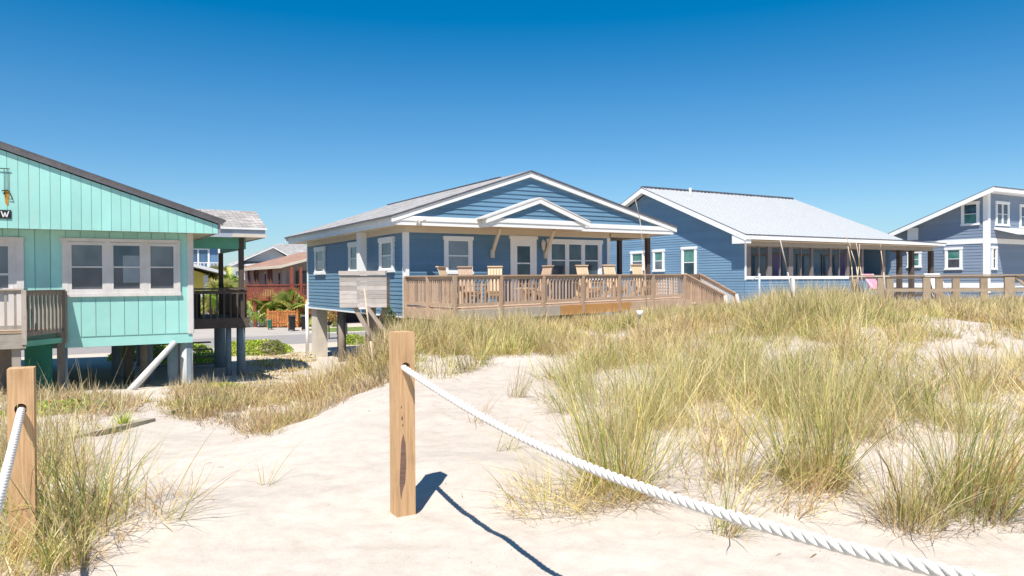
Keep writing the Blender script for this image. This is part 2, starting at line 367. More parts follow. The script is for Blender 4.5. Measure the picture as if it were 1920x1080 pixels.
# ---------------------------------------------------------------- terrain
def h2(ix, iy):
    v = np.sin(ix * 127.1 + iy * 311.7) * 43758.5453
    return v - np.floor(v)
def vn(x, y):
    ix, iy = np.floor(x), np.floor(y); fx, fy = x - ix, y - iy
    fx = fx * fx * (3 - 2 * fx); fy = fy * fy * (3 - 2 * fy)
    return (h2(ix, iy) * (1 - fx) + h2(ix + 1, iy) * fx) * (1 - fy) + (h2(ix, iy + 1) * (1 - fx) + h2(ix + 1, iy + 1) * fx) * fy - 0.5
def fbm(x, y, o=4, g=0.5):
    r = 0; a = 1
    for i in range(o): r = r + a * vn(x * 2 ** i + 17 * i, y * 2 ** i - 9 * i); a *= g
    return r
def sst(a, b, x): t = np.clip((x - a) / (b - a), 0, 1); return t * t * (3 - 2 * t)
def gz(x, y):       # ground height above the street
    x = np.asarray(x, float); y = np.asarray(y, float)
    wv = -0.511 * x + 0.86 * y
    val = np.interp(y, [-50, 5, 7, 9, 12.5, 16, 19, 24, 30], [-1.9, -1.74, -1.84, -1.95, -2.14, -2.47, -2.68, -2.88, -3.0])
    dun = np.interp(y, [-50, 4, 7, 10, 14, 20, 26], [-1.9, -1.72, -1.62, -1.5, -1.38, -1.33, -1.33])
    dun = dun + 0.26 * sst(1.5, 9, x) * sst(6, 17, y) + 0.26 * np.exp(-((x - 7.0) / 3.6) ** 2 - ((y - 16.5) / 4.0) ** 2) + 0.1 * sst(0.5, 5, x) * sst(5, 9, y)
    dun = dun + (-3.0 - dun) * sst(18.6, 27, wv)
    xe = np.interp(y, [0, 5, 7, 9, 12, 16, 20, 26], [-2.5, -2.6, -2.7, -2.75, -2.5, -3.1, -3.6, -3.6])
    m = sst(-1.1, 1.0, x - xe)
    z = val * (1 - m) + dun * m
    z = z + 0.12 * np.exp(-((x + 0.35) ** 2 / 0.5 + (y - 6.35) ** 2 / 0.35)) + 0.14 * np.exp(-((x + 2.6) ** 2 / 0.4 + (y - 5.4) ** 2 / 0.25))
    amp = 1 - sst(20, 29, wv)
    z = z + amp * (0.16 * fbm(x * 0.35, y * 0.35, 3) * sst(6, 10, y) + 0.035 * fbm(x * 1.3, y * 1.3, 3))
    near = amp * (1 - sst(12, 22, y))
    z = z + near * 0.022 * fbm(x * 5, y * 5, 3)
    rough = sst(-0.1, 0.25, vn(x * 0.5 + 3, y * 0.5))
    z = z + near * rough * 0.03 * np.minimum(0, vn(x * 3.1 + 40, y * 3.1) + 0.1) * 2
    return np.where(wv > 29, -3.0, z) + E
def make_ground():
    u = np.linspace(-1, 1, 460); k = 3.6
    xs = np.sinh(k * u) / np.sinh(k) * 46 + 0.5
    t = np.linspace(0, 1, 520); ys = 2.5 + 60 * (np.exp(3.0 * t) - 1) / (np.exp(3.0) - 1)
    xs = np.concatenate([[-3000, -700, -200, -90], xs, [90, 200, 700, 3000]])
    ys = np.concatenate([[-600, -120, -30, -8, -2, 1], ys, [80, 140, 400, 1200, 3500]])
    X, Y = np.meshgrid(xs, ys); Z = gz(X, Y)
    nx, ny = len(xs), len(ys)
    co = np.stack([X, Y, Z], -1).reshape(-1, 3).astype(np.float32)
    i = np.arange(nx - 1)[None, :] + np.arange(ny - 1)[:, None] * nx
    q = np.stack([i, i + 1, i + 1 + nx, i + nx], -1).reshape(-1, 4)
    return raw_mesh('ground', co, q, None, M['sand'], smooth=True)
def raw_mesh(name, co, quads, col, mat, smooth=False):
    me = bpy.data.meshes.new(name); n = len(quads)
    me.vertices.add(len(co)); me.vertices.foreach_set('co', co.astype(np.float32).ravel())
    me.loops.add(n * 4); me.loops.foreach_set('vertex_index', quads.astype(np.int32).ravel())
    me.polygons.add(n); me.polygons.foreach_set('loop_start', np.arange(0, n * 4, 4, dtype=np.int32))
    me.polygons.foreach_set('use_smooth', np.full(n, smooth))
    if col is not None:
        a = me.color_attributes.new('Col', 'FLOAT_COLOR', 'POINT')
        a.data.foreach_set('color', np.concatenate([col, np.ones((len(col), 1))], 1).astype(np.float32).ravel())
    me.materials.append(mat); me.update(calc_edges=True); me.validate()
    o = bpy.data.objects.new(name, me); sc.collection.objects.link(o); return o
tag(make_ground(), None, None, None, 'structure')
U = Vector((0.8600, 0.5103, 0)); V = Vector((-0.5103, 0.8600, 0)); ANG = math.atan2(0.5103, 0.86)
def strip(name, mat, w0, w1, u0, u1, z, label=None):
    b = MB(); P = lambda u, w_: tuple(U * u + V * w_ + Vector((0, 0, z)))
    n = 12
    for i in range(n):
        a = u0 + (u1 - u0) * i / n; c = u0 + (u1 - u0) * (i + 1) / n
        b.face([P(a, w0), P(c, w0), P(c, w1), P(a, w1)])
    o = b.build(name, mat); o['kind'] = 'structure'; return o
strip('road', 'road', 36.3, 42.6, -120, 160, 0.006)
strip('driveway', 'drive', 42.6, 58, 2.0, 12.2, 0.005)
strip('lawn', 'lawn', 43.6, 47.6, 12.9, 34, 0.004)
strip('lawn', 'lawn', 43.6, 50, -40, 1.6, 0.004)

# ================================================================ blue beach house on the dune (middle)
def local(root_xy, a, b):
    p = Vector((*root_xy, 0)) + U * a + V * b; return p.x, p.y
C2 = (-3.07, 21.5)
H = thing('beach_house', 'navy blue clapboard beach house with grey shingle roof and small porch gable', 'house', (*C2, 0), ANG)
WF = Wall((0, 0), (1, 0), (0, -1)); WL = Wall((0, 0), (0, 1), (-1, 0)); WR = Wall((7.4, 0), (0, 1), (1, 0))
b = MB(E); b.box(0.0, 7.4, 0.0, 10.16, -1.03, 1.58, 'plane'); b.build('wall', 'blue', H)
b = MB(E)
lap(b, WF, [(0, -1.03), (7.4, -1.03), (7.4, 1.41), (0, 1.41)]); lap(b, WL, [(0, -1.03), (10.16, -1.03), (10.16, 1.41), (0, 1.41)])
lap(b, WR, [(0, -1.03), (10.16, -1.03), (10.16, 1.41), (0, 1.41)]); b.build('siding', 'blue', H)
for nm, args in (('corner_board', (WF, 0.0, 0.11, -1.05, 1.41)), ('corner_board', (WL, 0.0, 0.11, -1.05, 1.41)), ('corner_board', (WF, 7.29, 7.42, -1.03, 1.41)), ('corner_board', (WL, 10.08, 10.18, -1.05, 1.41))):
    b = MB(E); wbox(b, args[0], *args[1:], 0.0, 0.042); b.build(nm, 'white', H)
b = MB(E); wbox(b, WL, 0.1, 10.16, -1.07, -1.02, 0, 0.035); b.build('base_trim', 'white', H)
b = MB(E)
wbox(b, WF, 0.0, 7.4, 1.41, 1.59, 0, 0.03); wbox(b, WL, 0.0, 10.16, 1.41, 1.59, 0, 0.03); b.build('frieze', 'cream', H)
b = MB(E); b.box(-0.46, 9.78, -0.5, 11.3, 1.59, 1.615, 'plane'); b.box(2.3, 5.5, -1.06, -0.5, 1.59, 1.613, 'plane'); b.build('soffit', 'cream', H)
b = MB(E)
def fasc(b, x0, y0, x1, y1, nx, ny):
    n = Vector((nx, ny, 0)); p = Vector((x0, y0, 0)); q = Vector((x1, y1, 0)); r = n
    for z0, z1, t in ((1.575, 1.70, 0.022), (1.70, 1.835, 0.042)):
        b.hexa([p + Vector((0, 0, z0)), q + Vector((0, 0, z0)), q + r * t + Vector((0, 0, z0)), p + r * t + Vector((0, 0, z0)),
                p + Vector((0, 0, z1)), q + Vector((0, 0, z1)), q + r * t + Vector((0, 0, z1)), p + r * t + Vector((0, 0, z1))])
fasc(b, -0.48, -0.52, 2.2, -0.52, 0, -1); fasc(b, 5.6, -0.52, 9.8, -0.52, 0, -1); fasc(b, -0.48, 11.3, -0.48, -0.52, -1, 0); fasc(b, 9.8, -0.52, 9.8, 11.3, 1, 0)
fasc(b, -0.48, 11.3, 9.8, 11.3, 0, 1)
b.build('fascia', 'white', H)
# main gable
b = MB(E); PK = 3.93
gable = [(-0.45, 1.83), (9.75, 1.83), (PK, 3.27)]
WG = Wall((0, -0.47), (1, 0), (0, -1)); lap(b, WG, gable, 0.135, 0.026)
b.face([(x, -0.468, z) for x, z in gable]); b.build('gable_siding', 'blue', H)
b = MB(E); b.face([(x, 11.0, z) for x, z in gable]); b.build('gable_siding', 'blue', H)
b = MB(E)
for y0, y1 in ((-0.60, 11.45),):
    slab(b, [(-0.62, y0, 1.845), (PK, y0, 3.39), (PK, y1, 3.39), (-0.62, y1, 1.845)], 0.05)
    slab(b, [(PK, y0, 3.392), (9.95, y0, 1.86), (9.95, y1, 1.86), (PK, y1, 3.392)], 0.05)
rf = b.build('roof', ['shingle_grey', 'drip'], H)
b = MB(E); b.beam((PK, 1.3, 3.405), (PK, 11.4, 3.405), 0.12, 0.03); b.build('ridge_cap', 'drip', rf)
b = MB(E)
rake(b, (-0.6, -0.475, 1.80), (PK, -0.475, 3.337), 0.15, 0.10, (0, -1, 0)); rake(b, (PK, -0.475, 3.335), (9.93, -0.475, 1.81), 0.15, 0.10, (0, -1, 0)); b.build('rake_board', 'white', H); b = MB(E)
rake(b, (-0.6, 11.32, 1.80), (PK, 11.32, 3.337), 0.15, 0.06, (0, 1, 0)); rake(b, (PK, 11.32, 3.335), (9.93, 11.32, 1.81), 0.15, 0.06, (0, 1, 0)); b.build('rake_board', 'white', H)
# entry gable
b = MB(E); wbox(b, Wall((0, -1.08), (1, 0), (0, -1)), 2.2, 5.6, 1.575, 1.70, 0, 0.022); wbox(b, Wall((0, -1.08), (1, 0), (0, -1)), 2.2, 5.6, 1.70, 1.83, 0, 0.042)
b.box(2.2, 2.24, -1.08, -0.52, 1.575, 1.83); b.box(5.56, 5.6, -1.08, -0.52, 1.575, 1.83)
rake(b, (2.06, -1.09, 1.80), (3.9, -1.09, 2.455), 0.13, 0.07, (0, -1, 0)); rake(b, (3.9, -1.09, 2.453), (5.74, -1.09, 1.80), 0.13, 0.07, (0, -1, 0)); pg = b.build('porch_gable', 'white', H)
b = MB(E); lap(b, Wall((0, -1.075), (1, 0), (0, -1)), [(2.3, 1.82), (5.5, 1.82), (3.9, 2.39)], 0.135, 0.022); b.face([(2.3, -1.074, 1.82), (5.5, -1.074, 1.82), (3.9, -1.074, 2.39)]); b.build('gable_siding', 'blue', pg)
b = MB(E); slab(b, [(2.04, -1.17, 1.85), (3.9, -1.17, 2.505), (3.9, -0.4, 2.505), (2.04, -0.4, 1.85)], 0.045); slab(b, [(3.9, -1.17, 2.507), (5.76, -1.17, 1.85), (5.76, -0.4, 1.85), (3.9, -0.4, 2.507)], 0.045)
b.build('roof', ['metal_roof', 'old_white'], pg)
for a in (2.85, 4.8):
    b = MB(E); b.beam((a, -0.04, 0.84), (a - 0.05, -0.62, 1.58), 0.085, 0.085); b.box(a - 0.06, a + 0.06, -0.09, 0.0, 0.70, 0.96); b.build('bracket', 'cream', H)
window(H, WF, 1.22, 2.16, 0.2, 1.33, 'glass_blind', 'white', 0.11)
window(H, WF, 4.87, 7.05, 0.0, 1.33, 'glass', 'white', 0.13, n=3)
for s0, s1 in ((0.78, 1.93), (3.64, 4.89), (7.72, 9.0)): window(H, WL, s0, s1, 0.27, 1.33, 'glass', 'white', 0.14, lower='glass_blind', depth=0.075)
# front door
b = MB(E); wbox(b, WF, 3.5, 3.6, -0.72, 1.30, 0, 0.05); wbox(b, WF, 4.36, 4.46, -0.72, 1.30, 0, 0.05); wbox(b, WF, 3.46, 4.5, 1.30, 1.40, 0, 0.07); wbox(b, WF, 3.5, 4.46, 1.22, 1.30, 0, 0.045)
wbox(b, WF, 3.6, 3.74, -0.72, 1.22, 0.026, 0.045); wbox(b, WF, 4.22, 4.36, -0.72, 1.22, 0.026, 0.045); wbox(b, WF, 3.74, 4.22, 1.08, 1.22, 0.026, 0.045); wbox(b, WF, 3.74, 4.22, -0.72, -0.2, 0.026, 0.045); wbox(b, WF, 3.74, 4.22, 0.52, 0.56, 0.026, 0.047)
dr = b.build('door', 'white', H); b = MB(E); wbox(b, WF, 3.74, 4.22, -0.2, 1.08, 0.026, 0.032); b.build('pane', 'glass_dark', dr)
b = MB(E); wbox(b, WF, 4.29, 4.31, 0.02, 0.16, 0.035, 0.07); wbox(b, WF, 4.23, 4.31, 0.08, 0.10, 0.06, 0.075); b.build('handle', 'black', dr)
b = MB(E); b.cyl((4.66, -0.14, 1.20), (4.66, -0.14, 1.30), 0.08, 0.02, 8); b.cyl((4.66, -0.14, 1.0), (4.66, -0.14, 1.2), 0.05, 0.08, 8); b.cyl((4.66, 0, 1.14), (4.66, -0.12, 1.14), 0.02, 0.02, 6); b.cyl((4.66, -0.14, 0.94), (4.66, -0.14, 1.0), 0.012, 0.05, 8)
b.build('wall_light', 'old_white', H)
b = MB(E); b.box(0.1, 0.24, -0.60, -0.56, 1.62, 1.74); b.cyl((0.13, -0.6, 1.68), (0.04, -0.74, 1.74), 0.03, 0.055, 8); b.cyl((0.2, -0.6, 1.68), (0.33, -0.72, 1.76), 0.03, 0.055, 8); b.build('floodlight', 'white', H)
b = MB(E); wbox(b, WL, 3.18, 3.46, -0.9, 1.585, 0.0, 0.26); b.build('downpipe_cover', 'white', H)
# piles below
for a, bb, s in ((0.1, 9.3, 0.45),):
    b = MB(0); b.box(a, a + 0.42, bb, bb + 0.75, -0.05, 1.97); b.build('pier', 'concrete', H)
    b = MB(0); b.cyl((-0.06, bb + 0.83, 0.0), (-0.06, bb + 0.83, 2.1), 0.07, 0.07, 10); b.cyl((-0.06, bb + 0.83, 2.1), (0.08, bb + 0.75, 2.1), 0.07, 0.07, 10); b.build('drain_pipe', 'white', H)
for a in (0.3, 3.7, 7.1):
    for bb in (0.4, 3.6, 6.8, 9.9):
        if (a, bb) == (0.3, 9.9): continue
        b = MB(0); b.cyl((a, bb, -0.2), (a, bb, 1.98), 0.14, 0.13, 10); b.build('piling', 'old_wood', H)
b = MB(0); b.box(2.2, 7.0, 2.4, 9.6, -0.1, 1.97, 'plane'); b.box(1.2, 7.3, 0.25, 2.395, -0.1, 1.97, 'plane'); b.build('enclosure', 'painted_shade', H)  # added dark blocks: shade below house and deck put in as colour
# side porch posts and beam
for a, bb in ((9.05, -0.05), (9.05, 1.5), (9.1, 4.6), (9.1, 7.8)):
    b = MB(E); b.box(a - 0.07, a + 0.07, bb - 0.07, bb + 0.07, -2.2, 1.45); b.build('porch_post', 'dark_wood', H)
b = MB(E); b.box(8.96, 9.14, -0.1, 10.0, 1.45, 1.585); b.box(7.44, 8.96, -0.06, 0.06, 1.45, 1.585); b.build('porch_beam', 'cream', H)

# ---------------------------------------------------------------- its deck
DK = thing('wooden_deck', 'weathered wooden deck with baluster railing in front of the blue house with the porch gable', 'deck', (*C2, 0), ANG)
zf = lambda a: -0.73 + 0.0155 * a          # the old deck climbs slightly to the right
rt = lambda a: 0.13 + 0.004 * a
A0, B0, E0, F0 = (-0.05, -0.06), (0.12, -2.98), (8.65, -2.3), (10.5, -1.1)
b = MB(E)
n = 62
for i in range(n):                          # boards run along the house front
    t0, t1 = i / n, (i + 0.9) / n
    L0 = lambda t: (A0[0] + (B0[0] - A0[0]) * t, A0[1] + (B0[1] - A0[1]) * t)
    R0 = lambda t: (E0[0] + 1.5 * (1 - t), -0.05 + (E0[1] + 0.05) * t)
    if i % 2 == 0:
        t1 = (i + 1.86) / n
        p = [L0(t0), R0(t0), R0(t1), L0(t1)]
        b.hexa([(x, y, zf(x) - 0.035) for x, y in p] + [(x, y, zf(x)) for x, y in p])
b.hexa([(E0[0], E0[1], zf(8.6) - .035), (F0[0], F0[1], zf(8.6) - .035), (F0[0], -0.05, zf(8.6) - .035), (8.65, -0.05, zf(8.6) - .035), (E0[0], E0[1], zf(8.6) - .005), (F0[0], F0[1], zf(8.6) - .005), (F0[0], -0.05, zf(8.6) - .005), (8.65, -0.05, zf(8.6) - .005)])
b.build('deck_floor', 'deck_wood', DK)
def rim(p, q, mat, d0=0.035, h_=0.27):
    b = MB(E); b.beam((p[0], p[1], zf(p[0]) - d0 - h_ / 2), (q[0], q[1], zf(q[0]) - d0 - h_ / 2), 0.045, h_); b.build('rim_joist', mat, DK)
lerp = lambda p, q, t: (p[0] + (q[0] - p[0]) * t, p[1] + (q[1] - p[1]) * t)
rim(A0, B0, 'deck_wood'); rim(B0, lerp(B0, E0, 0.40), 'rim_wood'); rim(lerp(B0, E0, 0.402), lerp(B0, E0, 0.72), 'orange_plank'); rim(lerp(B0, E0, 0.722), E0, 'deck_wood'); rim(E0, F0, 'deck_wood')
b = MB(E)
for k in range(1, 14):
    a = 0.1 + k * 0.62; b.beam((a, -0.1, zf(a) - 0.13), (a, -2.3, zf(a) - 0.13), 0.04, 0.18)
b.build('joists', 'old_wood', DK)
def railing(p, q, n_post, parent, zf_, rt_, mat='deck_wood', sp=0.115, ends=(True, True), bw=0.036, low=0.10, rmat=None):
    P = Vector((*p, 0)); Q = Vector((*q, 0)); L = (Q - P).length; d = (Q - P).normalized()
    at = lambda s, z: P + d * s + Vector((0, 0, z))
    b = MB(E); b.beam(at(0, rt_(0)), at(L, rt_(1)), 0.13, 0.035); b.beam(at(0, rt_(0) - 0.06), at(L, rt_(1) - 0.06), 0.04, 0.085); b.build('top_rail', rmat or mat, parent)
    b = MB(E); b.beam(at(0, zf_(0) + low), at(L, zf_(1) + low), 0.04, 0.085); b.build('bottom_rail', mat, parent)
    for k in range(n_post + 1):
        if (k == 0 and not ends[0]) or (k == n_post and not ends[1]): continue
        t = k / n_post; c = at(L * t, 0)
        b = MB(E); nrm = Vector((d.y, -d.x, 0)) * 0.03
        b.beam(c + nrm + Vector((0, 0, zf_(t) - 0.28)), c + nrm + Vector((0, 0, rt_(t) - 0.02)), 0.09, 0.09, d); b.build('post', mat, parent)
    for k in range(n_post):
        s0, s1 = L * k / n_post + 0.07, L * (k + 1) / n_post - 0.07; m_ = max(1, int((s1 - s0) / sp)); b = MB(E)
        for i in range(m_):
            s = s0 + (s1 - s0) * (i + 0.5) / m_; t = s / L
            b.beam(at(s, zf_(t) + low - 0.04), at(s, rt_(t) - 0.03), bw, bw, d)
        b.build('baluster_panel', mat, parent)
def rail_ab(p, q, n_post, **kw):
    railing(p, q, n_post, DK, lambda t: zf(p[0] + (q[0] - p[0]) * t), lambda t: rt(p[0] + (q[0] - p[0]) * t), **kw)
rail_ab((-0.02, -0.12), (0.12, -2.93), 2, ends=(True, False)); rail_ab((0.12, -2.93), (8.62, -2.27), 6, rmat='deck_wood')
rail_ab((8.72, -2.2), (10.45, -1.1), 1, ends=(False, True), sp=0.07)
def lattice(b, P, Q, z0p, z1p, z0q, z1q, sp=0.11):
    P = Vector(P); Q = Vector(Q); L = (Q - P).length; d = (Q - P).normalized()
    hmax = max(z1p, z1q) - min(z0p, z0q)
    lo = lambda s: z0p + (z0q - z0p) * s / L; hi = lambda s: z1p + (z1q - z1p) * s / L
    for sgn in (1, -1):
        s = -hmax if sgn > 0 else 0
        while s < (L if sgn > 0 else L + hmax):
            pts = []
            for k in range(41):
                t = k / 40 * hmax; x = s + sgn * t; z = min(z0p, z0q) + t
                if 0 <= x <= L and lo(x) <= z <= hi(x): pts.append((x, z))
            if len(pts) >= 2:
                a, c = pts[0], pts[-1]; nrm = Vector((d.y, -d.x, 0)) * (0.006 * sgn)
                b.beam(P + d * a[0] + nrm + Vector((0, 0, a[1])), P + d * c[0] + nrm + Vector((0, 0, c[1])), 0.008, 0.036, Vector((0, 0, 1)))
            s += sp
# stairs off the right end of the deck
S1, S2 = Vector((8.65, -2.3, 0)), Vector((10.5, -1.1, 0)); D_ = Vector((1.78, 0.05, 0))
b = MB(E)
for k in range(4):
    t = (k + 0.6) / 4; z = zf(8.65) - 0.72 * t - 0.05
    p, q = S1 + D_ * t, S2 + D_ * t
    b.beam(p + Vector((0, 0, z)), q + Vector((0, 0, z)), 0.30, 0.04)
b.build('stair_treads', 'deck_wood', DK)
for nm, S in (('near', S1), ('far', S2)):
    b = MB(E); b.beam(S + Vector((0, 0, 0.185)), S + D_ + Vector((0, 0, -0.50)), 0.13, 0.04); b.beam(S + Vector((0, 0, 0.12)), S + D_ + Vector((0, 0, -0.57)), 0.04, 0.09); b.build('stair_rail', 'deck_wood', DK)
    b = MB(E); b.beam(S + Vector((0, 0, -0.72)), S + D_ + Vector((0, 0, -1.38)), 0.045, 0.24); b.build('stair_stringer', 'deck_wood', DK)
    b = MB(E); c = S + D_; b.beam(c + Vector((0, 0, -1.9)), c + Vector((0, 0, -0.5)), 0.10, 0.10, (1, 0, 0)); b.build('post', 'orange_plank', DK)
    b = MB(E); b.beam(c + Vector((0, -0.02, -0.56)), c + Vector((-0.75, -0.9, -1.28)), 0.045, 0.10); b.beam(c + Vector((0.05, -0.02, -0.53)), c + Vector((-0.70, -0.9, -1.25)), 0.11, 0.03); b.build('lower_rail', 'grey_wood', DK)
b = MB(E)
for k in range(22):
    t = (k + 0.5) / 22; c = S1 + D_ * t; b.beam(c + Vector((0, 0.01, -0.62 - 0.68 * t)), c + Vector((0, 0.01, 0.10 - 0.68 * t)), 0.062, 0.02, (1, 0, 0))
b.build('baluster_panel', 'deck_wood', DK)
b = MB(E); lattice(b, S2, S2 + D_, -0.75, 0.12, -1.42, -0.55, 0.10); lattice(b, (8.9, 0.35, 0), (10.5, -0.05, 0), -0.6, 0.1, -0.6, 0.1); b.build('lattice', 'old_white', DK)
for t in (0.03, 0.35, 0.66, 0.97):
    p = lerp(B0, E0, t); b = MB(E); b.box(p[0] - 0.07, p[0] + 0.07, p[1] + 0.05, p[1] + 0.19, -2.6, zf(p[0]) - 0.04); b.build('deck_post', 'grey_wood', DK)

# ---------------------------------------------------------------- deck chairs
def make_chair(label):
    t = thing('adirondack_chair', label, 'chair', (0, 0, 0), 0, 'wooden adirondack chairs on the deck')
    b = MB()
    for k in range(6):
        y0 = -0.22 + k * 0.088; z0 = 0.30 + k * 0.018; b.hexa([(-0.25, y0, z0), (0.25, y0, z0), (0.25, y0 + 0.075, z0 + 0.015), (-0.25, y0 + 0.075, z0 + 0.015), (-0.25, y0, z0 + .02), (0.25, y0, z0 + .02), (0.25, y0 + 0.075, z0 + 0.035), (-0.25, y0 + 0.075, z0 + 0.035)])
    b.build('seat', 'chair_wood', t)
    b = MB()
    for k in range(5):
        x = -0.2 + k * 0.1; b.hexa([(x - .044, -.24, .22), (x + .044, -.24, .22), (x + .044, -.22, .22), (x - .044, -.22, .22), (x - .044, -.56, 1.13), (x + .044, -.56, 1.13), (x + .044, -.54, 1.13), (x - .044, -.54, 1.13)])
    b.box(-0.27, 0.27, -0.60, -0.50, 1.13, 1.165); b.beam((-0.27, -0.46, 0.80), (0.27, -0.46, 0.80), 0.03, 0.08); b.beam((-0.25, -0.535, 1.09), (0.25, -0.535, 1.09), 0.03, 0.06); b.build('backrest', 'chair_wood', t)
    for s in (-1, 1):
        b = MB(); b.box(s * 0.33 - 0.065, s * 0.33 + 0.065, -0.48, 0.32, 0.58, 0.602); b.build('armrest', 'chair_wood', t)
        b = MB(); b.box(s * 0.29 - 0.02, s * 0.29 + 0.02, 0.17, 0.27, 0, 0.58); b.build('leg', 'chair_wood', t)
        b = MB(); b.beam((s * 0.29, 0.24, 0.36), (s * 0.29, -0.6, 0.04), 0.03, 0.12); b.build('leg', 'chair_wood', t)
        b = MB(); b.beam((s * 0.29, -0.40, 0.14), (s * 0.29, -0.47, 0.6), 0.03, 0.07, (1, 0, 0)); b.build('back_post', 'chair_wood', t)
    return t
ch0 = make_chair('x')
spots = [(1.0, -1.35, 245, 'leftmost wooden deck chair, its top leaning left below the house corner'),
         (1.45, -1.25, 200, 'orange-brown wooden deck chair straight in front of the single blind window'),
         (2.2, -1.3, 178, 'wooden deck chair turned slightly right, between single window and white door'),
         (3.65, -1.2, 128, 'wooden deck chair seen side-on under the right porch bracket, beside the white door'),
         (5.7, -1.2, 205, 'wooden deck chair in front of the triple window of the blue house'),
         (6.8, -1.15, 202, 'wooden deck chair before the right white corner board of the house'),
         (8.05, -1.1, 206, 'rightmost wooden deck chair beside the dark side-porch post')]
for i, (a, bb, rz, lb) in enumerate(spots):
    c = ch0 if i == 0 else copy_tree(ch0)
    x, y = local(C2, a, bb); c.location = (x, y, E + zf(a)); c.rotation_euler = (0, 0, R(rz) + ANG * 0); c['label'] = lb
    c.scale = (0.86, 0.95, 0.97)
    if i in (1, 3):
        for ch in c.children: ch.material_slots[0].link = 'OBJECT'; ch.material_slots[0].material = M['deck_wood']
x, y = local(C2, 3.1, -1.5)
t = thing('side_table', 'small low wooden slatted table between the deck chairs near the white door', 'table', (x, y, E + zf(3.1)), ANG)
b = MB()
for k in range(5): b.box(-0.24 + k * 0.1, -0.16 + k * 0.1, -0.22, 0.22, 0.44, 0.46)
b.build('table_top', 'chair_wood', t)
for sx in (-1, 1):
    for sy in (-1, 1): b = MB(); b.box(sx * .2 - .02, sx * .2 + .02, sy * .18 - .02, sy * .18 + .02, 0, .44); b.build('leg', 'chair_wood', t)

# ---------------------------------------------------------------- grey wooden box on leaning legs (outdoor shower)
bx, by = -4.05, 20.35
SB = thing('outdoor_shower', 'grey weathered board enclosure on slanted legs beside the blue house', 'shower', (bx, by, 0), R(4))
b = MB(E); y0 = -0.02
for side in range(2):
    for k in range(7):
        z = -0.71 + k * 0.118
        b.box(-0.64 + side * 0.47, -0.64 + (0.46 if side == 0 else 1.27), -0.02, 0.01, z, z + 0.112)
for k in range(7):
    z = -0.71 + k * 0.118; b.box(0.61, 0.63, 0.012, 0.9, z, z + 0.112); b.box(-0.63, -0.61, 0.012, 0.9, z, z + 0.112)
for xx in (-0.60, -0.16, 0.57): b.box(xx, xx + 0.05, 0.012, 0.06, -0.72, 0.27)
b.build('board_panel', 'grey_wood', SB)
b = MB(E); b.box(-0.66, 0.60, -0.04, -0.01, 0.17, 0.285); b.box(-0.5, 0.6, -0.01, 0.5, 0.262, 0.286); b.box(-0.6, 0.6, 0.02, 0.05, 0.10, 0.16); b.build('top_board', 'grey_wood', SB)
b = MB(E); b.beam((-0.25, 0.1, -0.70), (0.42, 0.1, -1.95), 0.12, 0.10, (0, 1, 0)); b.beam((0.55, 0.6, -0.7), (0.0, 0.7, -2.0), 0.1, 0.1, (0, 1, 0)); b.build('leg', 'old_wood', SB)
b = MB(E); b.beam((0.10, 0.0, -0.70), (0.95, -0.1, -1.9), 0.10, 0.08, (0, 1, 0)); b.build('leg', 'old_wood', SB)
b = MB(E); b.box(0.06, 0.28, 0.3, 0.5, -1.9, -0.7); b.build('leg', 'old_wood', SB)

# ================================================================ second blue house, pale metal roof
C3 = (10.59, 34.0)
H = thing('beach_house', 'blue clapboard beach house with pale metal roof and long open porch', 'house', (*C3, 0), ANG)
WL = Wall((0, 0), (0, 1), (-1, 0)); WF = Wall((0, 0), (1, 0), (0, -1)); WB = Wall((0, 1.9), (1, 0), (0, -1))
ze, zp = 1.80, 4.66
pent = [(0, -2.2), (13.0, -2.2), (13.0, ze), (6.5, zp), (0, ze)]
b = MB(E); b.face([(0.0, s, z) for s, z in pent]); b.face([(11.1, s, z) for s, z in pent]); b.box(0.003, 11.097, 1.9, 13.0, -2.2, 1.8, 'plane'); b.build('wall', 'blue_light', H)
b = MB(E); lap(b, WL, pent); lap(b, WF, [(0, -2.2), (11.0, -2.2), (11.0, 0.0), (0, 0.0)]); lap(b, WB, [(0.1, -0.6), (11.1, -0.6), (11.1, 1.75), (0.1, 1.75)]); b.build('siding', 'blue_light', H)
b = MB(E); wbox(b, WF, 0.02, 11.0, 0.0, 0.035, -0.1, 0.05); wbox(b, WF, 0.02, 11.0, 0.035, 0.14, -0.1, 0.0); b.build('porch_sill', 'white', H)
b = MB(E); wbox(b, WF, 0.0, 0.1, -0.05, 1.75, 0, 0.03); b.build('corner_board', 'white', H)
b = MB(E); b.box(0.0, 15.3, 0.0, 1.9, 1.75, 1.80, 'plane'); b.box(-0.45, 15.3, -0.45, 0.0, 1.82, 1.84, 'plane'); b.box(11.1, 15.3, 1.9, 9, 1.78, 1.80, 'plane'); b.build('soffit', 'cream', H)
b = MB(E); b.box(0.05, 15.0, 0.0, 0.12, 1.52, 1.75); b.box(14.9, 15.05, 0.12, 8.5, 1.52, 1.75); b.box(0.05, 11.0, 1.7, 1.8, 1.55, 1.75); b.build('porch_beam', 'rim_wood', H)
for s0, s1, m_ in ((0.10, 0.42, 'porch_grey'), (1.55, 1.84, 'porch_grey'), (3.0, 3.32, 'porch_grey'), (4.65, 4.8, 'porch_grey'), (6.05, 6.2, 'porch_grey'), (7.4, 7.6, 'porch_grey'), (8.6, 8.75, 'porch_grey'), (10.4, 10.6, 'porch_grey')):
    b = MB(E); b.box(s0, s1, 0.0, 0.12, 0.14, 1.52); b.build('porch_post', m_, H)
